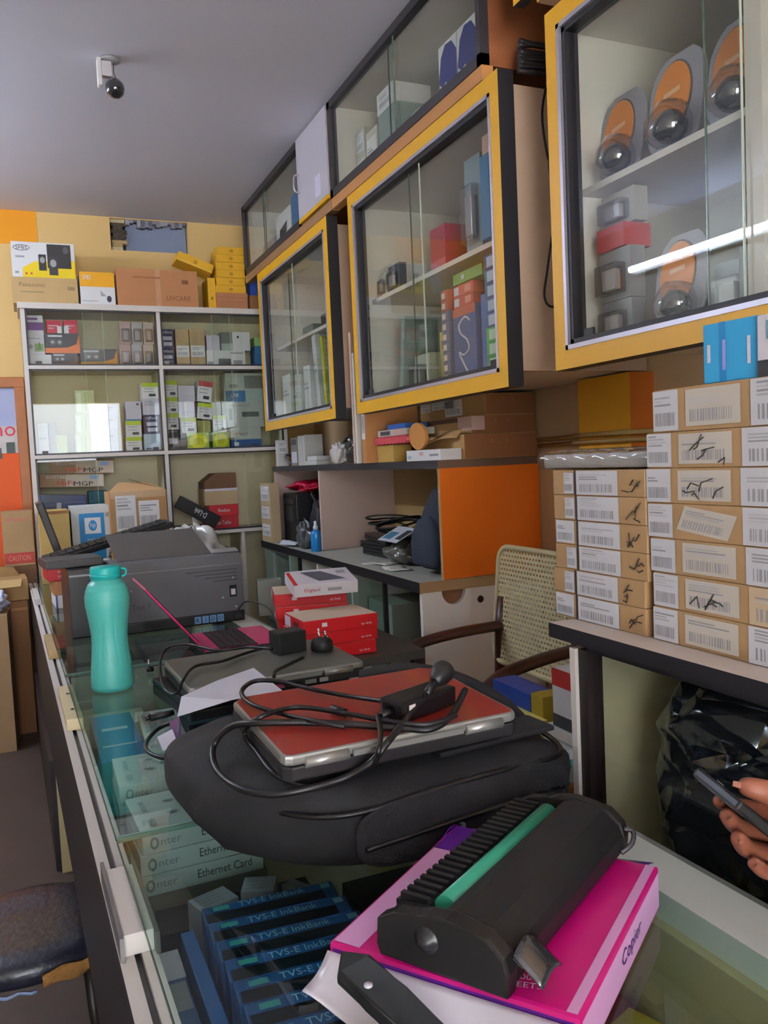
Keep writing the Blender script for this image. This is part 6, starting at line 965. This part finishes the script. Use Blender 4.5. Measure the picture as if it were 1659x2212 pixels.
blob('white_film', 'second fold of white plastic film between the black strip and the magenta wrap', 'film', (.342, .515, ON), .045, .03, .045, M('d9d8dc', .35, coat=.4), 67, .35)
# ------------------------------------------------------------------ things beyond the counter, between it and the armchair
LZ = .80; t = thing('side_ledge', 'low shelf behind the counter piled with boxes and papers', 'shelf', (0, 0, 0)); mb = MB(); mb.box(.785, 1.03, 1.175, 1.76, LZ - .02, LZ, M('9a8c66', .6)); mb.build('board', t)
for y in (1.18, 1.73): mb = MB(); mb.box(.80, 1.01, y, y + .02, FL, LZ - .02, M('9a8c66', .6)); mb.build('upright', t)
LZ += .0005
def lx(name, lab, cat, y0, y1, z0, z1, x, d, m, **k): return carton(name, lab, cat, y1 - y0, d, z1 - z0, (x + d / 2, (y0 + y1) / 2, z0), m, rz=-PI / 2, **k)
lx('brown_box', 'small brown box on the ledge against the showcase', 'box', 1.21, 1.385, LZ, LZ + .075, .85, .09, M('a06a3c', .7), bev=.006)
lx('blue_carton', 'dark blue carton standing on the ledge under the chair arm', 'box', 1.49, 1.645, LZ, LZ + .155, .96, .06, M('1c3a86', .4), decals=[('f', .05, .1, .2, .6, M('6a84c0', .5))])
lx('yellow_carton', 'mustard carton beside the dark blue one on the ledge', 'box', 1.444, 1.488, LZ, LZ + .16, .96, .06, M('9a8420', .5))
lx('stacked_papers', 'pile of white papers leaning on the ledge beside the showcase', 'paper', 1.20, 1.42, LZ, LZ + .115, .945, .08, M('c9c8c2', .6), decals=[('f', 0, .2, 1, .24, GREY), ('f', 0, .5, 1, .54, GREY), ('f', 0, .8, 1, .84, GREY)])
lx('label_box', 'red, white and black box upright on the paper pile by the showcase post', 'box', 1.28, 1.40, LZ + .1155, LZ + .235, .955, .06, M('cfcfd0', .5), decals=[('f', 0, .7, 1, 1, M('9a2420', .5)), ('f', 0, 0, 1, .22, INK)])
lx('teal_box', 'small white and teal box on the brown ledge box', 'box', 1.215, 1.29, LZ + .0755, LZ + .105, .86, .06, M('c9d2d4', .5), decals=[('f', .6, 0, 1, 1, TEAL), ('t', .6, 0, 1, 1, TEAL)])
mb = MB(); mb.box(.945, .958, 1.425, 1.70, LZ, LZ + .118, M('c4bb62', .55), bev=.002); o = mb.build('yellow_board'); tag(o, 'pale yellow board standing on edge in front of the dark blue carton', 'board')
# ------------------------------------------------------------------ hand with phone
SK = M('7d4835', .5, var=.12, sc=20, name='skin'); HY = .60
def hp(u, v, dy=0.): return at(u, v, Y=HY + dy)
t = thing('person', 'hand of a person reaching in at the picture edge, holding a dark phone', 'person', (0, 0, 0))
palm = hp(1790, 1830, .0); chains = [
 ([hp(1735, 1775, .035), hp(1640, 1752, .05), hp(1580, 1742, .03), hp(1550, 1728, .012)], [.0115, .0095, .0085, .0065]),
 ([hp(1745, 1820, .02), hp(1650, 1800, .035), hp(1588, 1782, .015), hp(1568, 1758, -.006)], [.0118, .0102, .0090, .0070]),
 ([hp(1752, 1862, .01), hp(1672, 1848, .022), hp(1610, 1832, .004), hp(1592, 1806, -.014)], [.0115, .0100, .0090, .0070]),
 ([hp(1758, 1898, .0), hp(1700, 1890, .008), hp(1648, 1880, -.004), hp(1626, 1862, -.016)], [.0102, .0088, .0078, .0062]),
 ([hp(1765, 1765, -.03), hp(1695, 1722, -.036), hp(1632, 1704, -.030), hp(1590, 1694, -.018)], [.0140, .0118, .0100, .0075])]
me = bpy.data.meshes.new('hand'); vs_, es_, rs_ = [palm, hp(1900, 1870, -.05), hp(2060, 1930, -.17)], [(0, 1), (1, 2)], [.024, .026, .034]
for pts, rs in chains:
    pr_ = 0
    for p, r in zip(pts, rs): vs_.append(p); rs_.append(r); es_.append((pr_, len(vs_) - 1)); pr_ = len(vs_) - 1
me.from_pydata([tuple(v) for v in vs_], es_, []); me.materials.append(SK); ho = bpy.data.objects.new('hand', me); COL.objects.link(ho); ho.parent = t
sk = ho.modifiers.new('skin', 'SKIN'); sk.use_smooth_shade = True
for v, r in zip(me.skin_vertices[0].data, rs_): v.radius = (r * 1.14, r * 1.14)
me.skin_vertices[0].data[0].use_root = True
ss = ho.modifiers.new('smooth', 'SUBSURF'); ss.levels = 2; ss.render_levels = 2
NL = M('7a4a3a', .45)
for pts, rs in chains:
    mb = MB(); d = (pts[3] - pts[2]).normalized(); up = (CAM - pts[3]).normalized(); sd = d.cross(up).normalized(); up = sd.cross(d).normalized(); c = pts[3] + up * rs[3] * 1.14 * .80
    mb.hexa([c - d * .004 - sd * .0032, c + d * .0035 - sd * .0026, c + d * .0035 + sd * .0026, c - d * .004 + sd * .0032, c - d * .004 - sd * .0026 + up * .001, c + d * .003 - sd * .002 + up * .0004, c + d * .003 + sd * .002 + up * .0004, c - d * .004 + sd * .0026 + up * .001], NL); mb.build('fingernail', t)
a, b = hp(1546, 1700, .006), hp(1720, 1840, -.004); d = (b - a).normalized(); n_ = (d.cross((CAM - a).normalized())).normalized(); w_ = d.cross(n_).normalized()
c = a + d * .075; mx = Matrix.Translation(c) @ Matrix((d, w_, n_)).transposed().to_4x4()
t2 = thing('phone', 'dark slab phone gripped in the hand by the showcase', 'phone', (0, 0, 0)); t2.matrix_world = mx
mb = MB(); mb.box(-.075, .075, -.036, .036, -.0055, .0055, M('16171a', .3, coat=.4), bev=.003); mb.build('body', t2); mb = MB(); mb.box(-.068, .068, -.032, .032, .0056, .0062, M('0a0b0d', .08)); mb.build('screen', t2); mb = MB(); mb.lathe([(0, 0), (.004, 0), (.004, .0008), (0, .001)], GREY, 14, (-.055, .02, -.0066)); mb.build('camera_lens', t2)
